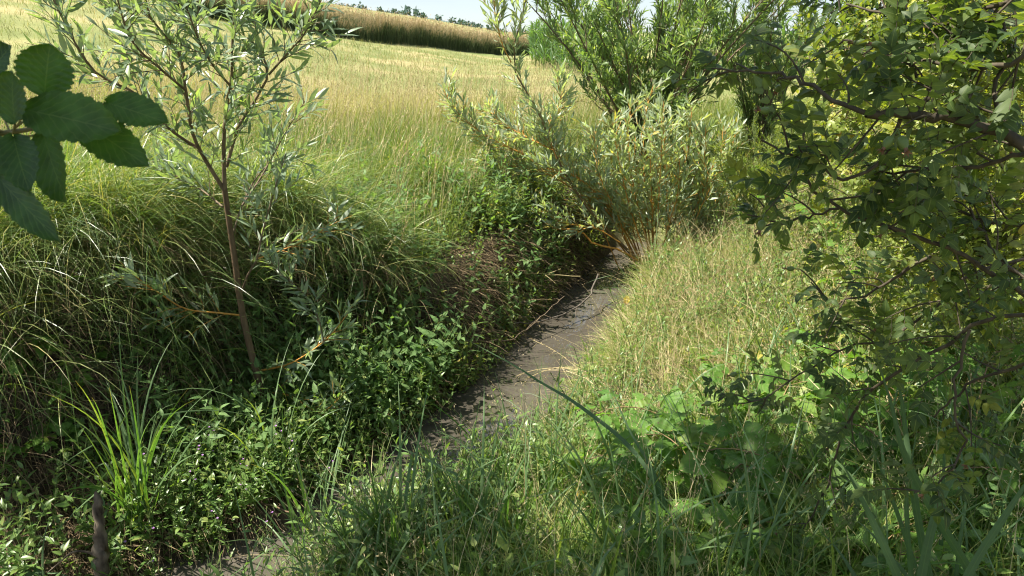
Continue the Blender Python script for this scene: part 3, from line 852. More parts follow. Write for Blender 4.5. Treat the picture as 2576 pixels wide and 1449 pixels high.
def limb(root, path, r0, r1, bark, leafm, twigs, tl, m, lL, lW, shape=LANCE, twigbark=None, up=.25, spread=.65, tmin=.1, tip=True, sub=0, lift=.1, curl=.25, fold=.22, lspread=.75, droop=.1, tr=.0022, name='branch'):
    "one branch with side twigs; its leaves are its child"
    w = MB(); l = MB(); tw = MB()
    K = len(path)
    tubes(w, path, np.linspace(r0, r1, K)[None], 7)
    sets = []
    if twigs:
        t = spawn(path, twigs, tl, spread, up, tmin, .98, 6, droop)
        tubes(w, t, np.linspace(tr, tr * .45, 6)[None], 4)
        sets.append(t)
        if sub:
            t2 = spawn(t, sub, tl * .5, .7, up, .2, .95, 5, droop)
            tubes(w, t2, np.linspace(tr * .6, tr * .35, 5)[None], 3); sets.append(t2)
    if tip: leaf_on(l, path, max(6, int(plen(path) * 9)), lL, lW, shape, lspread, .55, curl, fold, lift=lift)
    for t in sets:
        leaf_on(l, t, m, lL, lW, shape, lspread, .08, curl, fold, lift=lift)
    b = w.build(name, bark, root)
    l.build('foliage', leafm, b)
    return b

# ---- the young willow standing in the left foreground
base = G(672, 1066)
d0 = base[1]
wil = thing('young_willow', 'slim young willow with brown trunk and grey-green leaves at the stream edge', 'willow')
trunk = pxpath([(678, 1090), (672, 1060), (652, 965), (612, 800), (590, 650), (574, 540), (564, 470)], d0, d0 - .12, 18)
tm = MB(); tubes(tm, trunk, np.interp(np.linspace(0, 1, 18), [0, .08, .5, 1], [.028, .022, .018, .014])[None], 10)
tm.build('trunk', M['olivebark'], wil)
SAP = dict(lL=.108, lW=.023, m=8, up=.3, spread=.6, shape=LANCE, lift=.12)
def sap(pts, da, db, r0, r1, tw, tl=.30, bark='bark', **k):
    kk = dict(SAP); kk.update(k)
    return limb(wil, pxpath(pts, d0 + da, d0 + db), r0, r1, M[bark], M['sapling'], int(tw * 1.6), tl * rng.uniform(.9, 1.2), kk['m'], kk['lL'], kk['lW'], kk['shape'], up=kk['up'], spread=.8, lift=kk['lift'], tmin=kk.get('tmin', .1), lspread=.65)
sap([(563, 477), (500, 373), (480, 317), (467, 227), (450, 133), (377, 43), (360, -60)], -.12, -.75, .011, .003, 20)
sap([(500, 373), (433, 330), (350, 240), (250, 190), (190, 110), (130, -10)], -.2, -.7, .008, .003, 18)
sap([(565, 477), (563, 350), (573, 250), (582, 200), (584, 120), (594, -40)], -.12, -.4, .012, .003, 20)
sap([(580, 217), (533, 160), (500, 100), (460, -10)], -.3, -.9, .006, .0025, 14)
sap([(570, 420), (600, 317), (627, 277), (667, 207), (677, 183), (653, 117), (632, -30)], -.12, -.1, .010, .003, 17)
sap([(677, 187), (733, 123), (767, 83), (815, -15)], -.12, -.5, .006, .0025, 13)
sap([(467, 227), (400, 170), (330, 100), (290, -20)], -.5, -1.0, .006, .0025, 14)
sap([(610, 516), (660, 440), (720, 330), (770, 250)], -.05, .2, .006, .002, 9)
sap([(587, 583), (612, 510), (650, 440), (700, 400), (770, 390)], 0, .25, .006, .002, 7)
sap([(605, 745), (624, 690), (645, 655), (661, 583), (690, 480), (720, 385)], 0, -.25, .007, .002, 7)
sap([(650, 650), (720, 625), (790, 595), (853, 543)], -.1, -.1, .004, .002, 7, .22, 'orange')
sap([(603, 793), (550, 787), (467, 777), (400, 737), (340, 695)], 0, -.4, .006, .002, 9, .22, 'orange')
sap([(653, 933), (733, 913), (817, 857), (875, 790)], 0, -.2, .006, .002, 7, .22, 'orange')
sap([(815, 860), (800, 800), (770, 745), (720, 700), (675, 655)], -.15, -.3, .004, .002, 8, .2)
sap([(657, 983), (733, 996), (767, 1019), (812, 1036), (870, 985)], 0, -.2, .006, .002, 5, .2, 'orange')
sap([(560, 520), (510, 480), (440, 440), (390, 400)], -.05, .2, .006, .002, 12)

# ---- the silver willow leaning over the stream from the right bank
b2 = G(1640, 700); e0 = b2[1]
sil = thing('silver_willow', 'bushy silver willow with orange stems leaning over the stream', 'willow')
def silv(pts, da, db, r0, r1, tw, tl=.36, sub=0, m=11, bark='orange', tmin=.25):
    limb(sil, pxpath(pts, e0 + da, e0 + db), r0, r1, M[bark], M['silver'], int(tw * 2.6), tl * 1.15, 8, .12, .027, up=.3, spread=.8, lift=.22, tmin=tmin, sub=sub, tr=.003, lspread=.55)
silv([(1642, 695), (1600, 650), (1520, 570), (1449, 483), (1392, 377), (1359, 290), (1326, 233), (1286, 157), (1302, 87), (1330, -30)], 0, -.3, .017, .004, 18, .32, tmin=.35, bark='redstem')
silv([(1286, 157), (1262, 107), (1246, 33), (1238, -30)], -.25, -.3, .006, .003, 8, .25)
silv([(1605, 655), (1552, 626), (1492, 613), (1456, 580), (1359, 573), (1326, 550), (1276, 510), (1232, 480)], -.2, -.5, .012, .003, 9, .28, tmin=.5)
silv([(1436, 460), (1326, 393), (1252, 357), (1192, 320), (1142, 273), (1115, 228)], -.1, -.2, .009, .003, 28, .32, tmin=.1)
silv([(1390, 377), (1342, 353), (1276, 317), (1230, 278)], -.2, .1, .007, .003, 20, .32, tmin=.1)
silv([(1450, 480), (1380, 440), (1300, 420), (1210, 400)], -.1, .1, .007, .003, 18, .3, tmin=.1)
silv([(1400, 400), (1380, 330), (1410, 260), (1400, 200)], -.2, .1, .006, .003, 14, .3, tmin=.1)
silv([(1560, 610), (1500, 575), (1420, 560), (1340, 520)], -.3, -.4, .006, .003, 10, .28, tmin=.2)
for pts in ([(1642, 690), (1622, 483), (1619, 400), (1622, 300), (1646, 205)], [(1660, 690), (1680, 560), (1700, 420), (1690, 300)],
            [(1640, 690), (1590, 540), (1560, 420), (1540, 300)], [(1680, 690), (1740, 560), (1770, 420), (1775, 320)],
            [(1690, 690), (1780, 560), (1830, 430), (1850, 330)], [(1630, 690), (1560, 560), (1500, 470), (1470, 380)],
            [(1650, 690), (1640, 560), (1655, 430), (1670, 330)], [(1615, 690), (1540, 590), (1470, 500), (1420, 420), (1380, 330)],
            [(1670, 690), (1720, 600), (1760, 500), (1800, 400)], [(1650, 690), (1600, 500), (1580, 350), (1590, 250)],
            [(1600, 650), (1530, 520), (1440, 440), (1350, 430)], [(1660, 680), (1700, 500), (1730, 380), (1740, 270)],
            [(1690, 690), (1760, 600), (1820, 530), (1880, 470)], [(1620, 690), (1590, 600), (1520, 480), (1500, 330)]):
    silv(pts, rng.uniform(-.2, .3), rng.uniform(-.5, .6), .010, .003, 12, .34, tmin=.3)

for k in range(11):
    tx_ = rng.uniform(1400, 1860); ty_ = rng.uniform(210, 420) + abs(tx_ - 1640) * .25
    bx = 1645 + (tx_ - 1640) * .25 + rng.normal(0, 15)
    silv([(bx, 690), (bx + (tx_ - bx) * .45, 690 + (ty_ - 690) * .4), (tx_ - (tx_ - bx) * .12, ty_ + 110), (tx_, ty_)], rng.uniform(-.3, .35), rng.uniform(-.6, .6), .008, .0028, 11, .32, tmin=.25)

# ---- generic shrub
def shrub(name, label, cat, base, height, spread, nst, leafm, bark, nbr, brl, ntw, twl, m, lL, lW, shape, up=.4, rad=.02, lift=.15, lean=(0, 0), group=None, curl=.2, tmin=.25, fan=1.0):
    r = thing(name, label, cat, base, group)
    for k in range(nst):
        az = 6.283 * (k + rng.random()) / nst; ln = spread * rng.uniform(.25, 1.0) * fan
        s = np.linspace(0, 1, 10)
        h = height * rng.uniform(.72, 1.05)
        path = np.stack([(np.cos(az) * ln + lean[0]) * s ** 1.3 + .05 * np.sin(s * 5 + k), (np.sin(az) * ln + lean[1]) * s ** 1.3 + .05 * np.cos(s * 4 + k), h * s], 1)
        w = MB(); l = MB()
        tubes(w, path, np.linspace(rad, rad * .15, 10)[None], 6)
        br = spawn(path, nbr, brl, .65, up, tmin, 1, 7, .08)
        tubes(w, br, np.linspace(rad * .35, rad * .1, 7)[None], 4)
        tw = spawn(br, ntw, twl, .65, up * .6, .1, 1, 5, .08)
        tubes(w, tw, np.linspace(rad * .12, rad * .06, 5)[None], 3)
        leaf_on(l, br, m, lL, lW, shape, .8, .4, curl, .22, lift=lift)
        leaf_on(l, tw, m, lL, lW, shape, .8, .05, curl, .22, lift=lift)
        b = w.build('branch', bark, r)
        l.build('foliage', leafm, b)
    return r
def gz(x, y):
    return (x, y, float(terrain(np.array([x]), np.array([y]))[0]))

shrub('tall_willow', 'tall green willow bush standing behind the silver willow', 'willow', gz(1.7, 9.3), 3.0, 2.4, 24, M['willow'], M['bark'], 14, .66, 6, .34, 10, .125, .027, LANCE, up=.5, rad=.02, lift=.3, tmin=.06)
shrub('thin_willow', 'thin loose willow bush right of the tall green willow, against the sky', 'willow', gz(3.2, 9.6), 2.3, 1.0, 11, M['willow'], M['bark'], 12, .5, 5, .28, 9, .11, .018, LANCE, up=.6, rad=.016, lift=.3, tmin=.1)

# hedge shrubs on the right, behind the rose
shrub('dogwood_bush', 'sunlit yellow-green bush at the right edge behind the dark rose branches', 'bush', gz(2.95, 4.1), 2.2, 1.1, 13, M['hedge'], M['redstem'], 12, .6, 6, .28, 8, .062, .030, OVATE, up=.3, rad=.016)
shrub('dogwood_bush', 'leafy bush filling the gap between rose and thin willow', 'bush', gz(3.0, 5.9), 1.6, 1.0, 12, M['hedge'], M['redstem'], 11, .5, 5, .26, 8, .062, .030, OVATE, up=.3, rad=.014)
shrub('dogwood_bush', 'lower yellow-green bush under the rose at the right edge', 'bush', gz(2.25, 3.5), 1.15, .8, 11, M['hedge'], M['redstem'], 10, .42, 5, .24, 8, .055, .026, OVATE, up=.3, rad=.012)
shrub('bushy_weed', 'feathery green weed clump right of the silver willow', 'weed', gz(2.35, 6.9), 1.15, .7, 16, M['hedge'], M['stem'], 10, .3, 4, .16, 9, .04, .008, LANCE, up=.5, rad=.008)
# alder behind, dark against the sky at the upper right
shrub('small_alder', 'dark rounded-leaf alder against the sky above the rose', 'alder', gz(3.75, 7.6), 2.9, .8, 7, M['alder'], M['darkbark'], 12, .75, 5, .36, 8, .065, .055, ROUND, up=.25, rad=.03, tmin=.25)
shrub('small_alder', 'second dark alder at the upper right corner of the hedge', 'alder', gz(4.1, 5.6), 3.0, .9, 7, M['alder'], M['darkbark'], 12, .7, 5, .34, 8, .065, .05, ROUND, up=.25, rad=.03, tmin=.2)

# ---- dog rose reaching in from the right, close to the camera
rose = thing('dog_rose', 'dog rose with dark arching branches, small leaves and green hips', 'rose bush')
def rosebr(pts, da, db, r0, r1, tw, tl=.17, m=5, lf=.029, bark='rosebark', hips=0, tmin=.05, dens=.45, root=None, mat='rose'):
    root = root or rose
    path = pxpath(pts, da, db, 16, .003)
    w = MB(); l = MB()
    tubes(w, path, np.linspace(r0, r1, 16)[None], 8)
    # thorns
    th = spawn(path, int(plen(path) * 22) + 1, .009, 1.3, 0, .05, .95, 3, .3, 0)
    tubes(w, th, np.array([[.0018, .0012, .0002]]), 4)
    t = spawn(path, int(tw * dens), tl, .75, .22, tmin, 1, 6, .15)
    tubes(w, t, np.linspace(.0022, .0011, 6)[None], 4)
    n = len(t) * m
    i = np.repeat(np.arange(len(t)), m); tt = (np.tile(np.arange(m), len(t)) + rng.random(n) * .8 + .2) / m
    pos, tan = at(t, i, tt)
    d = nrm(tan * .5 + perp(tan) * .9 + np.array([0, 0, .1]))
    nv = np.array([-.1, -.25, 1.]) + rng.normal(0, .5, (n, 3))
    compound(l, w, pos, d, nv, rng.uniform(.055, .085, n) * lf / .029, lf * rng.uniform(.7, 1.15, n), .62, 3, OVATE, .25, .3, stemr=.0007)
    b = w.build('branch', M[bark], root)
    l.build('foliage', M[mat], b)
    for k in range(hips - (hips > 2)):
        ti = rng.integers(len(t)); p0, tn = t[ti, -1], nrm(t[ti, -1] - t[ti, -2])
        hip_at(p0, nrm(tn + np.array([0, 0, -.25]) + rng.normal(0, .35, 3)))
HIP_T = np.array([0, .08, .25, .5, .75, .92, 1]); HIP_R = np.array([.15, .55, .9, 1, .8, .42, .3])
def hip_mesh():
    h = MB(); L = .021
    tubes(h, np.stack([0 * HIP_T, 0 * HIP_T, .012 + HIP_T * L], 1), (HIP_R * .0072)[None], 12)
    tubes(h, np.array([[0, 0, -.002], [0, 0, .006], [0, 0, .013]]), np.array([[.001, .001, .0014]]), 5)
    s = MB(); n = 7
    az = np.linspace(0, 6.28, n, endpoint=False)
    blades(s, np.tile([0, 0, .012 + L], (n, 1)), az, rng.uniform(.2, .7, n), rng.uniform(.4, 1.2, n), .012, .0035, K=4)
    tubes(s, np.array([[0, 0, .012 + L - .001], [0, 0, .012 + L + .004]]), np.array([[.0028, .002]]), 7)
    return h, s
hm_, sm_ = hip_mesh()
HIP = {}
def hip_at(p, d):
    from mathutils import Vector
    if not HIP:
        a = hm_.build('rose_hip', M['hip'], rose); c = sm_.build('sepals', M['sepal'], a)
        HIP['a'] = a; HIP['c'] = c
    else:
        a = HIP['a'].copy(); COL.objects.link(a); a.parent = rose
        c = HIP['c'].copy(); COL.objects.link(c); c.parent = a
    a.location = [float(v) for v in p]
    a.rotation_euler = Vector([float(v) for v in d]).to_track_quat('Z', 'Y').to_euler()
    k = rng.uniform(.85, 1.15); a.scale = (k, k, k)
rosebr([(2640, 420), (2576, 365), (2500, 330), (2400, 297), (2300, 287), (2180, 285)], 1.16, 1.24, .0095, .0075, 12, .2, hips=3)
rosebr([(2185, 287), (2080, 240), (2000, 190), (1940, 185), (1790, 172)], 1.24, 1.45, .0045, .0016, 13, .14, hips=1)
rosebr([(2265, 300), (2215, 400), (2130, 450), (2060, 420), (1985, 390), (1915, 352)], 1.24, 1.28, .0036, .0018, 10, .15, hips=3)
rosebr([(2600, 380), (2480, 410), (2340, 425), (2200, 440)], 1.15, 1.35, .004, .002, 9, .16, hips=2)
rosebr([(2020, 330), (2030, 470), (2110, 525), (2300, 592), (2430, 648), (2600, 760)], 1.4, 1.3, .0022, .0055, 17, .17, hips=4)
rosebr([(2110, 525), (2050, 540), (1960, 560), (1880, 540)], 1.4, 1.5, .0026, .0015, 7, .13, hips=1)
rosebr([(2620, 640), (2430, 700), (2280, 830), (2080, 900), (2000, 950), (1900, 1012), (1830, 1018)], 1.5, 1.75, .004, .0014, 20, .16, hips=5)
rosebr([(2620, 790), (2480, 800), (2390, 860), (2250, 940), (2170, 1010), (2110, 1110), (2080, 1230), (2020, 1330)], 1.35, 1.75, .0045, .002, 20, .15, hips=4)
rosebr([(2440, 830), (2400, 1000), (2420, 1120), (2380, 1200), (2300, 1240)], 1.25, 1.2, .003, .0014, 9, .12, hips=3)
rosebr([(2620, 120), (2480, 170), (2350, 160), (2220, 120), (2120, 100)], 1.15, 1.45, .0045, .002, 14, .17, hips=2)
rosebr([(2640, -40), (2500, 20), (2380, 60), (2250, 40), (2130, 10)], 1.2, 1.55, .0045, .002, 15, .17, hips=1)
rosebr([(2540, 340), (2500, 240), (2540, 120), (2500, 20)], 1.2, 1.3, .004, .002, 11, .16, hips=1)
rosebr([(2400, 298), (2440, 220), (2420, 130), (2390, 40)], 1.2, 1.35, .0035, .0018, 10, .16)
rosebr([(2300, 287), (2340, 230), (2280, 160), (2240, 110)], 1.22, 1.4, .0034, .0018, 9, .15, hips=1)
rosebr([(2620, 560), (2500, 560), (2380, 520), (2250, 500)], 1.3, 1.5, .004, .002, 13, .16, hips=3)
rosebr([(2640, 900), (2540, 930), (2450, 960), (2350, 1050)], 1.3, 1.5, .004, .002, 10, .15, hips=1)
rosebr([(2640, 700), (2560, 690), (2480, 610), (2440, 520)], 1.25, 1.35, .004, .002, 12, .16, hips=2)
rosebr([(2350, 640), (2260, 690), (2180, 740), (2090, 760), (2040, 710)], 1.55, 1.7, .004, .0016, 12, .15, hips=5)

rose2 = thing('dog_rose', 'yellow-green dog rose mass with sun painted into its leaves, behind the dark near branches', 'rose bush')
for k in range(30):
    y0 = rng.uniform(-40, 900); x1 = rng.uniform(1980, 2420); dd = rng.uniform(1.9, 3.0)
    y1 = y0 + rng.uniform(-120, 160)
    rosebr([(2680, y0 + rng.uniform(0, 200)), ((2680 + x1) / 2, (y0 + y1) / 2 - rng.uniform(0, 90)), (x1, y1)], dd, dd + rng.uniform(0, .5), .006, .002, 20, .25, 6, .024, 'rosetwig', hips=1 if k % 3 == 0 else 0, dens=1.0, root=rose2, mat='rose_sun_painted')

# ---- alder above the camera: trunk behind, canopy that shades the near bank, one twig hanging into view
ald = thing('alder_tree', 'alder with broad toothed leaves hanging in at the upper left', 'alder')
tp = smooth([(-2.6, -1.2, -.1), (-2.5, -1.0, 1.6), (-2.3, -.6, 3.2), (-2.0, 0.2, 4.6), (-1.7, .8, 5.8)], 14)
tm = MB(); tubes(tm, tp, np.linspace(.11, .03, 14)[None], 10); tm.build('trunk', M['darkbark'], ald)
def canopy(p0, p1, sag, n, tl, m=8):
    path = smooth([p0, (np.array(p0) + p1) / 2 + [0, 0, sag], p1], 14)
    w = MB(); l = MB()
    tubes(w, path, np.linspace(.035, .008, 14)[None], 7)
    br = spawn(path, n, tl, .9, .1, .25, 1, 7, .1); tubes(w, br, np.linspace(.008, .003, 7)[None], 5)
    tw = spawn(br, 7, .35, .8, .1, .2, 1, 5, .1); tubes(w, tw[:60], np.linspace(.003, .0015, 5)[None], 4)
    k = (project(tw.reshape(-1, 3))[1].reshape(tw.shape[:2]) > -170) & (project(tw.reshape(-1, 3))[2].reshape(tw.shape[:2]) > .2)
    tw = tw[~k.any(1)]
    leaf_on(l, tw, m, .08, .068, ROUND, .9, .1, .2, .15, up=1.0)
    b = w.build('limb', M['darkbark'], ald); l.build('foliage', M['alder'], b)
for end in ((-4.8, 2.7, 3.7), (-2.9, 2.2, 3.7), (-1.7, 2.4, 3.9), (-.6, 2.1, 3.8), (-.2, 1.3, 3.9), (-1.4, .6, 3.7)):
    k = rng.uniform(.3, .8)
    canopy(tp[int(7 + 5 * k)], end, .3, 32 if -3 < end[0] and end[1] > 2 else 16, .75)

def bigleaf(base, tip, width, nv, cup=.12, bow=.1, seed=0):
    "one broad toothed alder leaf"
    mb = MB(); base = np.array(base); tip = np.array(tip)
    ax = tip - base; L = np.linalg.norm(ax); d = ax / L
    side = nrm(np.cross(d, nv)); n = np.cross(side, d)
    R, C = 61, 11
    t = np.linspace(0, 1, R); u = np.linspace(-1, 1, C)
    w = np.interp(t, [0, .04, .15, .35, .55, .75, .9, .97, 1], [.03, .32, .72, .97, 1.0, .82, .48, .24, .03])
    big = 1 - .12 * np.abs(((t * 8.5) % 1) - .5) * 2
    small = 1 - .05 * (np.arange(R) % 2)
    w = w * big * small
    T, U = np.meshgrid(t, u, indexing='ij')
    au = np.abs(U)
    vein = np.abs((((T - .36 * au) * 8) % 1) - .5)
    z = cup * width * au ** 1.5 * .6 - bow * L * T ** 2 + .005 * width * np.cos(vein * 6.28) * 1.6 * (au < .95) + .03 * width * np.sin(T * 5 + seed) * U
    V = base + T[..., None] * L * d + (U * w[:, None] * width / 2)[..., None] * side + z[..., None] * n
    idx = np.arange(R * C).reshape(R, C)
    mb.add(V, np.stack([idx[:-1, :-1], idx[:-1, 1:], idx[1:, 1:], idx[1:, :-1]], -1).reshape(-1, 4), np.stack([np.full(T.shape, rng.random()), T, U], -1))
    return mb
tw = MB(); twp = smooth([PS(-260, 420, .62), PS(-40, 345, .62), PS(60, 328, .62), (PS(135, 312, .62))], 12)
tubes(tw, twp, np.linspace(.004, .0016, 12)[None], 7)
tw.build('twig', M['rosetwig'], ald)
back = np.array([0, -1.0, .35])      # roughly towards the camera and up
def AL(b, t, wpx, d0, d1, nv, cup=.2, bow=.1):
    a, c = PS(b[0], b[1], d0), PS(t[0], t[1], d1)
    o = bigleaf(a, c, 1.15 * wpx / F * (d0 + d1) / 2, nv, cup, bow, rng.random() * 6).build('leaf', M['alder_big'], ald)
    pm = MB(); tubes(pm, smooth([twp[8], (twp[8] + a) / 2 + [0, 0, -.003], a], 6), np.full((1, 6), .0009), 5); pm.build('petiole', M['rosetwig'], o)
AL((62, 276), (294, 320), 128, .60, .585, np.array([.1, -.85, .55]))
AL((112, 240), (122, 110), 128, .615, .60, np.array([.35, -1, .25]))
AL((268, 258), (417, 302), 84, .62, .61, np.array([-.1, -.8, .6]))
AL((190, 296), (364, 412), 100, .615, .60, np.array([.2, -.9, .35]))
AL((38, 312), (20, 178), 104, .59, .575, np.array([-.2, -1, .3]))
AL((-30, 190), (20, 112), 110, .63, .62, np.array([.1, -.8, .6]))
AL((35, 345), (52, 448), 92, .60, .56, np.array([.0, -.5, 1.0]), bow=.25)
AL((110, 335), (150, 505), 108, .62, .60, np.array([-.2, -1, .2]))
AL((-10, 440), (126, 598), 78, .60, .56, np.array([.5, -.8, -.1]))
AL((10, 380), (45, 480), 90, .63, .62, np.array([0, -1, .3]))
AL((-60, 300), (-10, 520), 110, .61, .60, np.array([.3, -1, .1]))

# ================================================================== PLANTS ONE CAN POINT AT
# ---- sedge tussocks along the top of the far bank
def tussock(name, label, base, n, L, face, rad=.16, mat='tussock', w=.0048, spread=1.25, skirt=300):
    r = thing(name, label, 'sedge tussock', base, 'sedge tussocks on the far bank')
    b = MB()
    q = rng.normal(0, rad, (n, 2)); z = terrain(base[0] + q[:, 0], base[1] + q[:, 1]) + .02 + .2 * np.exp(-(q ** 2).sum(1) / rad ** 2)
    az = face + rng.normal(0, spread, n)
    blades(b, np.c_[base[0] + q[:, 0], base[1] + q[:, 1], z], az, rng.uniform(.08, .95, n), rng.uniform(.7, 2.4, n), L * rng.uniform(.6, 1.15, n), w * rng.uniform(.7, 1.25, n), K=8, p=1.25, azdrift=rng.normal(0, .25, n))
    b.build('blades', M[mat], r, base)
    if skirt:
        b = MB(); q = rng.normal(0, rad, (skirt, 2))
        blades(b, np.c_[base[0] + q[:, 0], base[1] + q[:, 1], terrain(base[0] + q[:, 0], base[1] + q[:, 1]) + .05], face + rng.normal(0, .7, skirt), rng.uniform(.6, 1.4, skirt), rng.uniform(1.0, 1.8, skirt), L * rng.uniform(.5, .9, skirt), .004, K=5)
        b.build('dead_skirt', M['deadroot'], r, base)
    return r
def gp(px, d):
    x = (px - 1288) / F * d * 1.03
    return np.array(gz(x, d))
def edge(px):
    for d in np.arange(2.8, 10, .04):
        x = (px - 1288) / F * d * 1.03
        if stream_s(np.array([x]), np.array([d]))[0][0] < -.5 and gz(x, d)[2] > -.04: return d
    return 6.0
for px, d, n, L, fc, lab in (
    (-90, 4.75, 900, 1.1, -.7, 'huge combed-over tussock cut by the left edge, under the alder leaves'),
    (120, 4.95, 1100, 1.15, -.6, 'broad tussock whose blades sweep right below the alder leaves'),
    (330, 5.05, 1000, 1.1, -.8, 'arching tussock left of the young willow trunk'),
    (520, 5.1, 850, 1.0, -1.0, 'dark tussock directly behind the young willow trunk'),
    (730, 5.3, 900, 1.0, -1.0, 'long drooping tussock right of the young willow trunk'),
    (905, 5.75, 700, .85, -1.3, 'shaggy tussock spilling down towards the nettles'),
    (450, 4.65, 300, .6, -1.0, 'thin tussock hanging over the hollow beside the willow trunk'),
    (1100, 6.9, 800, .8, -1.2, 'pale fountain tussock behind the meadowsweet and nettles'),
    (1010, 7.7, 600, .8, -1.4, 'pale arching tussock at the foot of the tall meadow grass'),
    (840, 6.5, 700, .9, -1.3, 'middle tussock between young willow and nettles, in full sun'),
    (620, 6.2, 700, .95, -1.0, 'sunny tussock seen through the young willow crown'),
    (400, 6.3, 700, .95, -.9, 'sunny tussock behind the big left tussocks'),
    (170, 6.2, 700, .95, -.8, 'upper tussock just right of the alder leaves'),
    (1250, 7.9, 500, .75, -1.6, 'small tussock behind the silver willow main stem')):
    tussock('sedge_tussock', lab, gp(px, (edge(px) + {4.75: .15, 4.95: .3, 5.05: .3, 5.1: .3, 5.3: .25, 5.75: .15, 4.45: -.02, 4.05: -.05, 4.65: .0}[d]) if d < 5.8 else d), int(n * 1.5), L * .84, fc + .2)

# ---- stinging nettles
def nettle(h, seed, flowers=True, n=9):
    r = thing('stinging_nettle', 'nettle', 'nettle', group='stinging nettles')
    s = np.linspace(0, 1, 10)
    path = np.stack([.06 * s ** 2 * h, .03 * np.sin(s * 4), h * s], 1)
    w = MB(); tubes(w, path, np.linspace(.0034, .0015, 10)[None], 6); w.build('stem', M['stem'], r)
    l = MB(); f = MB()
    for k in range(n):
        t = .18 + .82 * k / (n - 1.0); q, tn_ = at(path[None], np.array([0]), np.array([t * .995]))
        a0 = k * 1.57 + rng.normal(0, .15); sz = .105 * (1 - .72 * max(0, t - .35) / .65) * rng.uniform(.85, 1.1)
        for e in (0, 3.1416):
            dd = np.array([[math.cos(a0 + e), math.sin(a0 + e), .15 + .35 * t]])
            pos = q + nrm(dd) * sz * .22
            leaves(l, pos, dd - np.array([[0, 0, .35 * (1 - t)]]), np.array([[0, 0, 1.]]) + rng.normal(0, .15, (1, 3)), sz, sz * .56, NETTLE, .35, .18, wave=.05)
            tubes(w, np.stack([q[0], (q[0] + pos[0]) / 2, pos[0]]), .0008, 3)
            if flowers and .3 < t < .9:
                m = 14
                ds = np.array([math.cos(a0 + e + .4), math.sin(a0 + e + .4), -.25]); u = rng.random(m)
                f = MB()
                leaves(f, q + ds * u[:, None] * .05 + np.array([0, 0, -.03]) * u[:, None] ** 2, rng.normal(size=(m, 3)), rng.normal(size=(m, 3)), .007, .004, SIMPLE, .1, .1)
                f.build('catkin', M['stem'], r)
    l.build('foliage', M['nettle'], r)
    return r
nprot = [nettle(.62, 1), nettle(.5, 2, True, 8), nettle(.42, 3, False, 7)]
def lean(o, az, ang, rz):
    from mathutils import Matrix, Vector
    o.rotation_euler = (Matrix.Rotation(ang, 3, Vector((-math.sin(az), math.cos(az), 0))) @ Matrix.Rotation(rz, 3, 'Z')).to_euler()
NET = [(1010, 880, 5.15, 1.35, 'big nettle with flower strings standing over the dark water edge'),
       (1085, 850, 5.3, 1.15, 'nettle just right of the big flowering nettle'), (930, 905, 4.9, 1.3, 'large-leaved nettle below the cream meadowsweet'),
       (960, 650, 5.9, 1.15, 'tall nettle on the bank top above the meadowsweet'), (905, 640, 5.8, 1.0, 'nettle between the shaggy tussock and the bank-top nettle'),
       (1035, 700, 5.8, 1.0, 'nettle leaning over the brown dead stems'), (985, 545, 6.3, 1.2, 'upright bluish nettle rising over the bank top'),
       (1090, 600, 6.6, .9, 'nettle at the foot of the pale fountain tussock'), (1180, 640, 6.7, .8, 'small nettle under the orange willow twigs'),
       (1560, 1270, 2.75, .55, 'small nettle by the yellow bramble leaf'), (1600, 1130, 3.3, .8, 'nettle standing at the right bank foot beside the long blade'),
       (1540, 1180, 3.1, .7, 'nettle with broad leaves left of the long arching blade'), (1960, 1420, 2.0, .5, 'low nettle in the foreground shade left of the reeds'),
       (1420, 1330, 2.35, .45, 'short nettle in the grass right of the iris-like sedges'), (1950, 760, 4.6, .5, 'young nettle in the straw grass below the silver willow'),
       (1660, 860, 4.3, .5, 'bright young nettle alone in the dry right bank grass'), (1250, 1130, 3.6, .4, 'little nettle right of the water in the green bank grass'),
       (1120, 745, 5.6, .85, 'nettle half hidden by brown stems over the water'), (2480, 1330, 2.1, .7, 'dark nettle at the lower right behind the reeds')]
for k, (px, py, d, sc, lab) in enumerate(NET):
    loc = G(px, py + 95 * sc * 5 / d if d < 4.6 else py + 95)
    if k < 3:
        o = nprot[k]; o.location = loc; o.scale = (sc,) * 3; o['label'] = lab
    else:
        o = copy_thing(nprot[k % 3], loc, 0, sc, lab)
    lean(o, -.7 if k < 9 else rng.uniform(0, 6), .55 if k < 3 else (.3 if k < 9 else .1), rng.uniform(0, 6))

# ---- brambles
def bramble(n, L, mat='bramble', seed=0, lf=.062, bark='redstem'):
    r = thing('bramble', 'bramble', 'bramble', group='bramble shoots')
    for j in range(n):
        az = 6.28 * j / n + rng.normal(0, .4); s = np.linspace(0, 1, 10); ln = L * rng.uniform(.7, 1.1)
        path = np.stack([np.cos(az) * ln * .75 * s, np.sin(az) * ln * .75 * s, ln * (1.0 * s - .62 * s ** 2.2)], 1)
        w = MB(); l = MB()
        tubes(w, path, np.linspace(.0028, .0012, 10)[None], 5)
        m = 8; t = np.linspace(.15, 1, m) + rng.normal(0, .02, m); q, tn_ = at(path[None], np.zeros(m, int), np.clip(t, 0, 1))
        sg = np.where(np.arange(m) % 2, 1, -1)[:, None]
        h = nrm(np.cross(tn_, [0, 0, 1.0]))
        d = nrm(tn_ * .5 + h * sg * .8 + [0, 0, .25] + rng.normal(0, .15, (m, 3)))
        compound(l, w, q, d, np.array([0, 0, 1.]) + rng.normal(0, .28, (m, 3)), rng.uniform(.05, .09, m), lf * rng.uniform(.75, 1.2, m), .68, 1, BRAM, .16, .3, wave=.06, stemr=.001)
        b = w.build('cane', M[bark], r); l.build('foliage', M[mat], b)
    return r
bprot = [bramble(4, .42), bramble(3, .5), bramble(5, .36), bramble(4, .5, lf=.075)]
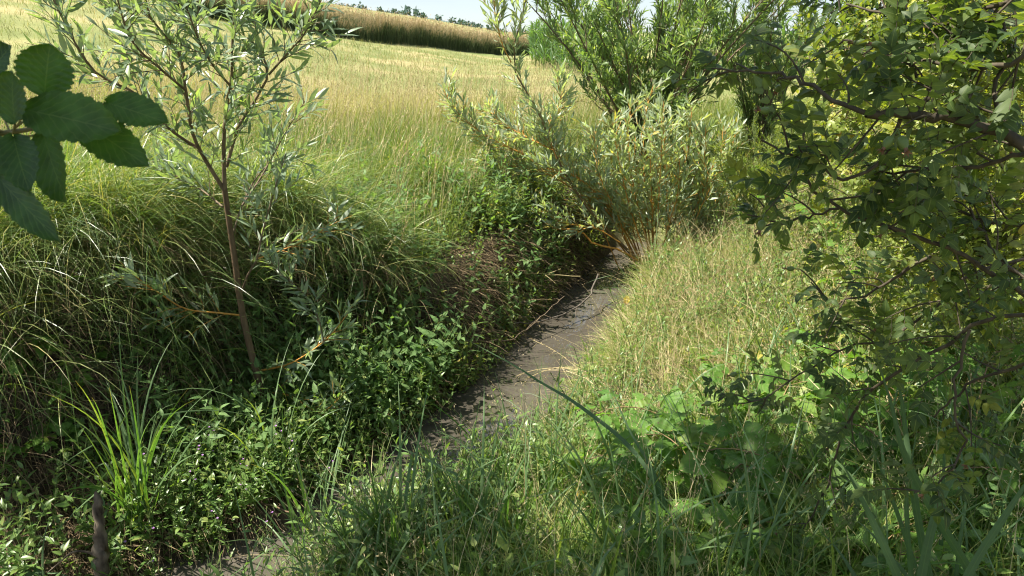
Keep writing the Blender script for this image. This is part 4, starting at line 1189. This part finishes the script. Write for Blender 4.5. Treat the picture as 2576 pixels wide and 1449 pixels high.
BR = [(1700, 1190, 3.0, 1.0, 'bright bramble below the curve of the long blade'), (1790, 1110, 3.3, 1.1, 'sunlit bramble right of the long blade, at the shade edge'),
      (1620, 1230, 2.8, .8, 'bramble round the yellow and brown leaf'), (1900, 1180, 3.0, 1.1, 'bramble under the tip of the lowest rose twig'),
      (1830, 1300, 2.5, 1.0, 'bramble in half shade right of the crossing blades'), (1720, 1330, 2.4, .8, 'dark bramble beside the base of the long blade'),
      (2000, 1120, 3.3, 1.0, 'yellow-green bramble left of the drooping rose branch'), (2120, 1260, 2.6, 1.0, 'bramble below the drooping rose branch'),
      (2290, 1180, 2.8, 1.1, 'bramble behind the upright reed blades'), (2450, 1230, 2.6, 1.1, 'bramble at the right edge behind the reeds'),
      (2520, 1050, 3.1, 1.2, 'bramble at the right edge under the rose'), (2020, 1330, 2.3, .8, 'low bramble in the deep shade left of the reeds'),
      (2380, 1060, 3.2, 1.2, 'sunlit bramble patch behind the withered rose hip'), (2200, 1050, 3.6, 1.1, 'bright bramble seen between the rose branches'),
      (1750, 1410, 2.0, .7, 'broad-leaved bramble cut by the bottom edge near the long blade'), (2160, 1420, 1.95, .7, 'shaded bramble cut by the bottom edge near the reeds'),
      (90, 840, 4.1, .8, 'bramble sprig on the dark left bank under the tussocks'), (170, 960, 3.7, .75, 'bramble sprig halfway down the dark left bank'),
      (60, 1090, 3.3, .7, 'bramble sprig low at the left edge of the bank'), (480, 700, 4.5, .75, 'light green bramble hanging left of the willow trunk'),
      (230, 860, 4.0, .6, 'small bramble in the dark hollow of the left bank'), (1940, 960, 4.2, .7, 'bramble tuft in the straw grass below the rose'),
      (880, 1010, 4.2, .8, 'bramble by the young willow base, over the water edge'), (2110, 620, 6.3, 1.2, 'bramble with big pale leaves right of the silver willow'),
      (1890, 420, 7.3, 1.3, 'bramble with pointed leaves between silver willow and rose'), (2250, 760, 4.6, 1.1, 'sunlit bramble mass behind the middle rose branches')]
for k, (px, py, d, sc, lab) in enumerate(BR):
    loc = G(px, py + 50); loc[2] -= .01
    rz = rng.uniform(0, 6); sc *= 1.35
    if k < 4:
        o = bprot[k]; o.location = loc; o.rotation_euler = (0, 0, rz); o.scale = (sc,) * 3; o['label'] = lab
    else:
        copy_thing(bprot[k % 4], loc, rz, sc, lab, (rng.normal(0, .15), rng.normal(0, .15)))

# ---- sedge clumps and reeds in front
def clump(name, label, cat, base, n, L, w, mat='sedge', th=.35, bend=(.2, 1.2), kinks=.25, group=None, face=None, K=12, rad=.04):
    r = thing(name, label, cat, base, group)
    for k in range(n):
        b = MB(); az = rng.uniform(0, 6.28) if face is None else face + rng.normal(0, .9)
        q = np.array(base) + np.r_[rng.normal(0, rad, 2), 0]
        kk = None
        if rng.random() < kinks: kk = (np.array([rng.uniform(.45, .8)]), np.array([rng.uniform(.8, 1.7)]))
        blades(b, q[None], az, rng.uniform(.02, th), rng.uniform(*bend), L * rng.uniform(.6, 1.15), w * rng.uniform(.75, 1.2), K=K, p=1.8, wide=3, kink=kk, twist=rng.normal(0, .5), azdrift=rng.normal(0, .2))
        b.build('blade', M[mat], r, base)
    return r
def ground_px(px, py): return G(px, py)
clump('sedge_clump', 'yellow-green sedge fountain left of the young willow foot', 'sedge', G(352, 1330), 46, .95, .013, th=.5, kinks=.12, group='sedge clumps by the water')
clump('sedge_clump', 'upright sedge clump with snapped tips at the bottom centre', 'sedge', G(1200, 1440), 20, .70, .016, th=.3, kinks=.35, bend=(.1, .6), group='sedge clumps by the water')
clump('sedge_clump', 'loose sedge clump left of the snapped-tip clump', 'sedge', G(790, 1470), 26, .85, .014, th=.45, kinks=.25, group='sedge clumps by the water')
clump('sedge_clump', 'sedge clump with long arching blades by the willow base', 'sedge', G(700, 1230), 12, .9, .012, th=.5, bend=(.8, 1.9), kinks=.1, group='sedge clumps by the water')
clump('sedge_clump', 'dark sedge clump at the bottom edge right of the loose clump', 'sedge', G(1010, 1475), 22, .75, .015, th=.4, kinks=.2, group='sedge clumps by the water')
clump('sedge_clump', 'sedge clump at the bottom edge left of the long-bladed sedge', 'sedge', G(1540, 1490), 18, .62, .014, th=.45, kinks=.2, group='sedge clumps by the water')
clump('sedge_clump', 'blue-green sedge tuft in the bottom left corner', 'sedge', G(120, 1490), 7, .34, .018, 'reed', kinks=.5, group='sedge clumps by the water')
clump('water_grass', 'green grass tuft dipping into the stream below the silver willow', 'grass tuft', gz(1.05, 5.85), 22, .62, .010, th=.6, bend=(.4, 1.6), kinks=.1, face=3.4, group='grass tufts at the right water edge')
clump('water_grass', 'broad bright grass tuft at the right water edge, mid stream', 'grass tuft', gz(.66, 4.9), 18, .46, .013, th=.7, bend=(.5, 1.7), kinks=.1, face=3.1, group='grass tufts at the right water edge')
clump('water_grass', 'dark grass tuft under the silver willow at the far water bend', 'grass tuft', gz(1.3, 6.5), 20, .7, .009, th=.4, kinks=.1, group='grass tufts at the right water edge')
clump('water_grass', 'small grass tuft at the right water edge near the bottom grass', 'grass tuft', gz(.12, 3.75), 12, .3, .008, th=.7, kinks=.1, group='grass tufts at the right water edge')
# explicit blades of the big reeds at the lower right
def ribbon(root, pts, d0, d1, w, mat='reed', name='blade', taper=True):
    path = pxpath(pts, d0, d1, 22)
    tan = nrm(np.gradient(path, axis=0)); view = nrm(path - CAM)
    side = nrm(np.cross(tan, view) + rng.normal(0, .12, 3)); n = np.cross(side, tan)
    s = np.linspace(0, 1, 22)
    prof = np.interp(s, [0, .2, .6, 1], [.75, 1, .8, .03]) if taper else np.interp(s, [0, 1], [1, .8])
    us = np.array([-1., 0, 1.])
    v = path[:, None] + (us[None, :, None] * (w * prof / 2)[:, None, None]) * side[:, None] + (np.abs(us)[None, :, None] * (w * prof * .16)[:, None, None]) * n[:, None]
    idx = np.arange(66).reshape(22, 3); mb = MB()
    mb.add(v, np.stack([idx[:-1, :-1], idx[:-1, 1:], idx[1:, 1:], idx[1:, :-1]], -1).reshape(-1, 4), np.stack([np.full((22, 3), rng.random()), np.repeat(s[:, None], 3, 1), np.repeat(us[None], 22, 0)], -1))
    return mb.build(name, M[mat], root)
reed = thing('reed_clump', 'big blue-green reed with broad stiff blades at the lower right', 'reed', P(2330, 1560, 1.45))
reed.location = (0, 0, 0)
for pts, a, b, w in (([(2560, 1640), (2440, 1440), (2290, 1180), (2240, 1010), (2200, 880)], 1.35, 1.5, .022), ([(2380, 1620), (2330, 1420), (2290, 1190), (2270, 1020), (2240, 860)], 1.45, 1.65, .020),
                     ([(2300, 1620), (2320, 1440), (2370, 1250), (2450, 1130), (2500, 1030)], 1.35, 1.45, .021), ([(2320, 1600), (2240, 1410), (2170, 1260), (2110, 1150)], 1.40, 1.5, .022),
                     ([(2350, 1600), (2300, 1420), (2250, 1270), (2200, 1140), (2185, 1080)], 1.5, 1.6, .013), ([(2300, 1600), (2290, 1430), (2280, 1250), (2300, 1120), (2310, 1060)], 1.42, 1.5, .013),
                     ([(2360, 1620), (2440, 1440), (2540, 1280), (2640, 1130)], 1.3, 1.35, .019), ([(2300, 1640), (2310, 1500), (2240, 1400), (2180, 1330), (2140, 1300)], 1.45, 1.6, .013),
                     ([(2390, 1620), (2410, 1400), (2430, 1260), (2440, 1130)], 1.5, 1.6, .010), ([(2340, 1620), (2365, 1400), (2375, 1150), (2382, 960)], 1.6, 1.75, .012),
                     ([(2000, 1520), (2010, 1420), (1950, 1360), (1880, 1345), (1830, 1390)], 1.8, 1.75, .016), ([(2260, 1620), (2180, 1500), (2120, 1400), (2060, 1330)], 1.5, 1.65, .014)):
    ribbon(reed, pts, a, b, w)
lng = thing('sedge_clump', 'sedge with one very long blade arching left across the water', 'sedge', (0, 0, 0), 'sedge clumps by the water')
ribbon(lng, [(1725, 1540), (1712, 1449), (1692, 1366), (1652, 1226), (1609, 1153), (1559, 1099), (1492, 1046), (1426, 999), (1362, 963), (1290, 917), (1165, 850)], 2.0, 2.5, .017)
ribbon(lng, [(1730, 1540), (1712, 1440), (1680, 1290), (1636, 1173), (1592, 1099), (1560, 1030), (1530, 955)], 2.0, 2.25, .015)
ribbon(lng, [(1700, 1540), (1670, 1400), (1640, 1290), (1660, 1180), (1668, 1080)], 2.05, 2.2, .010)
ribbon(lng, [(1735, 1540), (1730, 1420), (1780, 1290), (1800, 1180)], 2.05, 2.2, .011)

# ---- willowherbs with small pink flowers at the lower left
def willowherb(h):
    r = thing('willowherb', 'w', 'willowherb', group='pink-flowered willowherbs')
    s = np.linspace(0, 1, 9); path = np.stack([.05 * s ** 2, .04 * np.sin(3 * s), h * s], 1)
    w = MB(); l = MB(); f = MB(); tubes(w, path, np.linspace(.0022, .001, 9)[None], 5)
    leaf_on(l, path, 16, .05, .011, LANCE, .9, .08, .2, .2)
    br = spawn(path, 6, .14, .5, .4, .5, .95, 5, 0); tubes(w, br, .0008, 3)
    leaf_on(l, br, 4, .025, .005, LANCE, .7, .1, .1, .2)
    tips = np.concatenate([br[:, -1], path[-1:]])
    for q in tips[rng.random(len(tips)) < .4]:
        az = np.arange(4) * 1.57 + rng.random(); f = MB()
        leaves(f, np.repeat(q[None], 4, 0), np.stack([np.cos(az), np.sin(az), np.full(4, .8)], 1), np.array([0, 0, 1.]), .008, .007, ROUND, -.1, .1); f.build('flower', M['purple'], r)
    w.build('stem', M['stem'], r); l.build('foliage', M['herb'], r)
    return r
wp = [willowherb(.42), willowherb(.5), willowherb(.36)]
WH = [(430, 1180, 'willowherb right of the yellow-green sedge fountain'), (520, 1240, 'willowherb below the arching sedge blades'), (600, 1330, 'willowherb over the small patch of open water'),
      (400, 1390, 'willowherb just right of the rotten stump'), (760, 1130, 'willowherb right of the young willow foot'), (840, 1190, 'willowherb near the bramble at the water edge'),
      (470, 1420, 'willowherb cut by the bottom edge, right of the stump'), (660, 1240, 'willowherb left of the loose sedge clump'), (880, 1290, 'willowherb between loose sedge and open water'),
      (950, 1190, 'willowherb leaning over the stream edge'), (550, 1140, 'willowherb under the willow trunk'), (720, 1400, 'willowherb amid the loose sedge blades'), (330, 1440, 'shaded willowherb at the foot of the stump')]
for k, (px, py, lab) in enumerate(WH):
    g = G(px, min(py + 130, 1600)); sc = rng.uniform(.8, 1.15)
    if k < 3:
        o = wp[k]; o.location = g; o['label'] = lab; o.rotation_euler = (0, 0, rng.uniform(0, 6))
    else: copy_thing(wp[k % 3], g, rng.uniform(0, 6), sc, lab, (rng.normal(0, .15), rng.normal(0, .15)))

# ---- meadowsweet with cream plumes, white umbel, goldenrod-like weeds
def plume(label, base, tops, mat='cream', r0=.035, cat='meadowsweet', name='meadowsweet', n=240, fl=.006):
    r = thing(name, label, cat, base)
    w = MB(); f = MB(); l = MB()
    for tpt in tops:
        path = smooth([base, (np.array(base) * .45 + np.array(tpt) * .55) + [0, 0, .05], tpt], 10)
        tubes(w, path, np.linspace(.003, .0012, 10)[None], 5)
        leaf_on(l, path, 8, .06, .024, OVATE, .9, .1, .2, .2)
        rays = spawn(path, 9, r0 * 1.6, .8, .3, .86, 1.0, 4, 0); tubes(w, rays, .0006, 3)
        c = rays[rng.integers(0, len(rays), n), rng.integers(1, 4, n)] + rng.normal(0, r0 * .3, (n, 3))
        leaves(f, c, rng.normal(size=(n, 3)), rng.normal(size=(n, 3)), fl, fl, SIMPLE, .1, .2)
    w.build('stem', M['stem'], r); f.build('flower_head', M[mat], r); l.build('foliage', M['nettle'], r)
b = gp(925, 5.05)
plume('meadowsweet with fluffy cream plumes left of the big nettle', b, [P(905, 780, 4.85), P(940, 785, 4.8), P(893, 725, 4.95), P(922, 795, 4.8)])
plume('umbel with a flat white flower head in front of the tall willow', gz(1.0, 8.9), [P(1485, 183, 8.8)], 'white', .11, 'umbel', 'white_umbel', 500, .016)
plume('yellowish weed panicle beside the young willow trunk', gp(525, 4.7), [P(522, 545, 4.5)], 'cream', .03, 'weed', 'yellow_weed', 160, .006)
plume('yellowish weed panicle right of the young willow', gp(790, 5.0), [P(800, 535, 4.9)], 'cream', .025, 'weed', 'yellow_weed', 160, .005)

# ---- rotten stump with a thin side root, dead stems over the water
stp = thing('broken_stump', 'rotten broken willow stump on the shelf at the lower left', 'stump')
path = pxpath([(262, 1500), (258, 1440), (252, 1380), (247, 1310), (240, 1236)], 2.60, 2.66, 22, .005)
w = MB(); tubes(w, path, (np.interp(np.linspace(0, 1, 22), [0, .3, .75, .9, 1], [.034, .028, .024, .017, .004]) * (1 + .14 * rng.normal(size=22)))[None], 12); w.build('trunk', M['dead'], stp)
w = MB(); tubes(w, pxpath([(252, 1400), (215, 1388), (180, 1390), (150, 1415), (120, 1440)], 2.62, 2.52, 14), np.linspace(.006, .002, 14)[None], 6); w.build('root', M['dead'], stp)
st2 = thing('broken_stump', 'greyish dead stub standing right of the young willow', 'stump')
w = MB(); tubes(w, pxpath([(795, 1010), (800, 970), (812, 920)], 4.2, 4.25, 10, .004), np.linspace(.035, .022, 10)[None], 10); w.build('trunk', M['dead'], st2)
def stick(label, pts, a, b, r0, r1, mat='dead', tw=0, leaf=None):
    path = pxpath(pts, a, b, 18, .006)
    w = MB(); tubes(w, path, np.linspace(r0, r1, 18)[None], 6)
    if tw:
        t = spawn(path, tw, .2, .8, 0, .2, 1, 5, .2); tubes(w, t, np.linspace(r1, r1 * .4, 5)[None], 3)
    o = w.build('dead_branch', M[mat]); tag(o, label, 'dead branch')
    return path
stick('knobbly dead branch lying across the far end of the water', [(1505, 690), (1490, 725), (1478, 752), (1430, 785), (1360, 808), (1290, 815)], 6.4, 5.5, .009, .005, 'darkbark', tw=5)
stick('bare curved branch dipping to the water under the nettles', [(1220, 860), (1290, 850), (1330, 825), (1380, 780), (1420, 745)], 5.0, 5.9, .005, .003, 'bark', tw=6)
stick('pale dead stem slanting over the far bank', [(1130, 690), (1230, 690), (1350, 688), (1460, 695)], 6.1, 6.2, .004, .003, 'straw', 3)
stick('grey dead stick poking down the bank to the water', [(1110, 890), (1090, 940), (1075, 985)], 4.9, 4.5, .007, .005)
stick('thin dead twig hanging over the bank right of the nettles', [(1165, 660), (1210, 730), (1270, 760), (1330, 755)], 6.0, 5.7, .004, .002, tw=5)
stick('orange dead cane leaning among the herbs below the willow', [(600, 1080), (630, 1180), (640, 1290), (650, 1370)], 3.5, 2.95, .004, .003, 'straw')
stick('brown dead cane lying through the herbs left of the loose sedge', [(480, 1150), (560, 1210), (650, 1260), (740, 1290)], 3.4, 2.95, .006, .004, 'olivebark', 3)
stick('brown bent dead stems standing in the bank thatch', [(1010, 700), (1050, 640), (1085, 600), (1120, 590)], 5.75, 6.1, .005, .003, 'bark', 6)
# brown, withered stems above the bank edge
# dried flower stalk bending over the water
for pts, lab in (([(1590, 980), (1500, 935), (1420, 925), (1350, 930), (1300, 945)], 'longest straw stalk bending left over the water, seed head dangling'),
                 ([(1560, 985), (1480, 945), (1400, 885), (1340, 855)], 'straw stalk rising highest over the water from the right bank'),
                 ([(1540, 960), (1450, 930), (1380, 930), (1310, 960)], 'straw stalk with the seed head drooping lowest over the water')):
    arc = thing('bent_grass_stalk', lab, 'grass stalk', group='bent straw stalks over the water')
    w = MB(); l = MB()
    path = pxpath(pts, 4.1, 4.45, 16); tubes(w, path, np.linspace(.0026, .0012, 16)[None], 4)
    t = spawn(path, 9, .09, .6, -.3, .55, 1, 5, .35); tubes(l, t, .0007, 3)
    leaf_on(l, t, 6, .012, .004, SIMPLE, .5, .1)
    w.build('stem', M['straw'], arc); l.build('seed_head', M['seed'], arc)

# ---- single coloured leaves
def lone(label, a, b, wpx, d, mat='yellow', nv=(0, -.6, .8), shape=BRAM):
    A, B_ = P(*a, d), P(*b, d - .03); mb = MB()
    L = np.linalg.norm(B_ - A)
    leaves(mb, A[None], (B_ - A)[None], np.array([nv]), L, wpx / F * d, shape, .15, .25, wave=.08)
    tag(mb.build('fallen_leaf', M[mat]), label, 'leaf')
lone('yellow bramble leaf with a curled brown tip in the right foreground', (1445, 1235), (1510, 1262), 48, 2.7)
lone('yellow leaf lit by the sun beside the drooping rose twig', (1935, 1010), (1915, 975), 32, 3.2)
lone('smaller yellow leaf just under the sunlit yellow leaf', (1920, 1062), (1945, 1035), 26, 3.2)
lone('yellow dying leaf hanging by the far water grass', (1580, 745), (1572, 768), 20, 5.6)
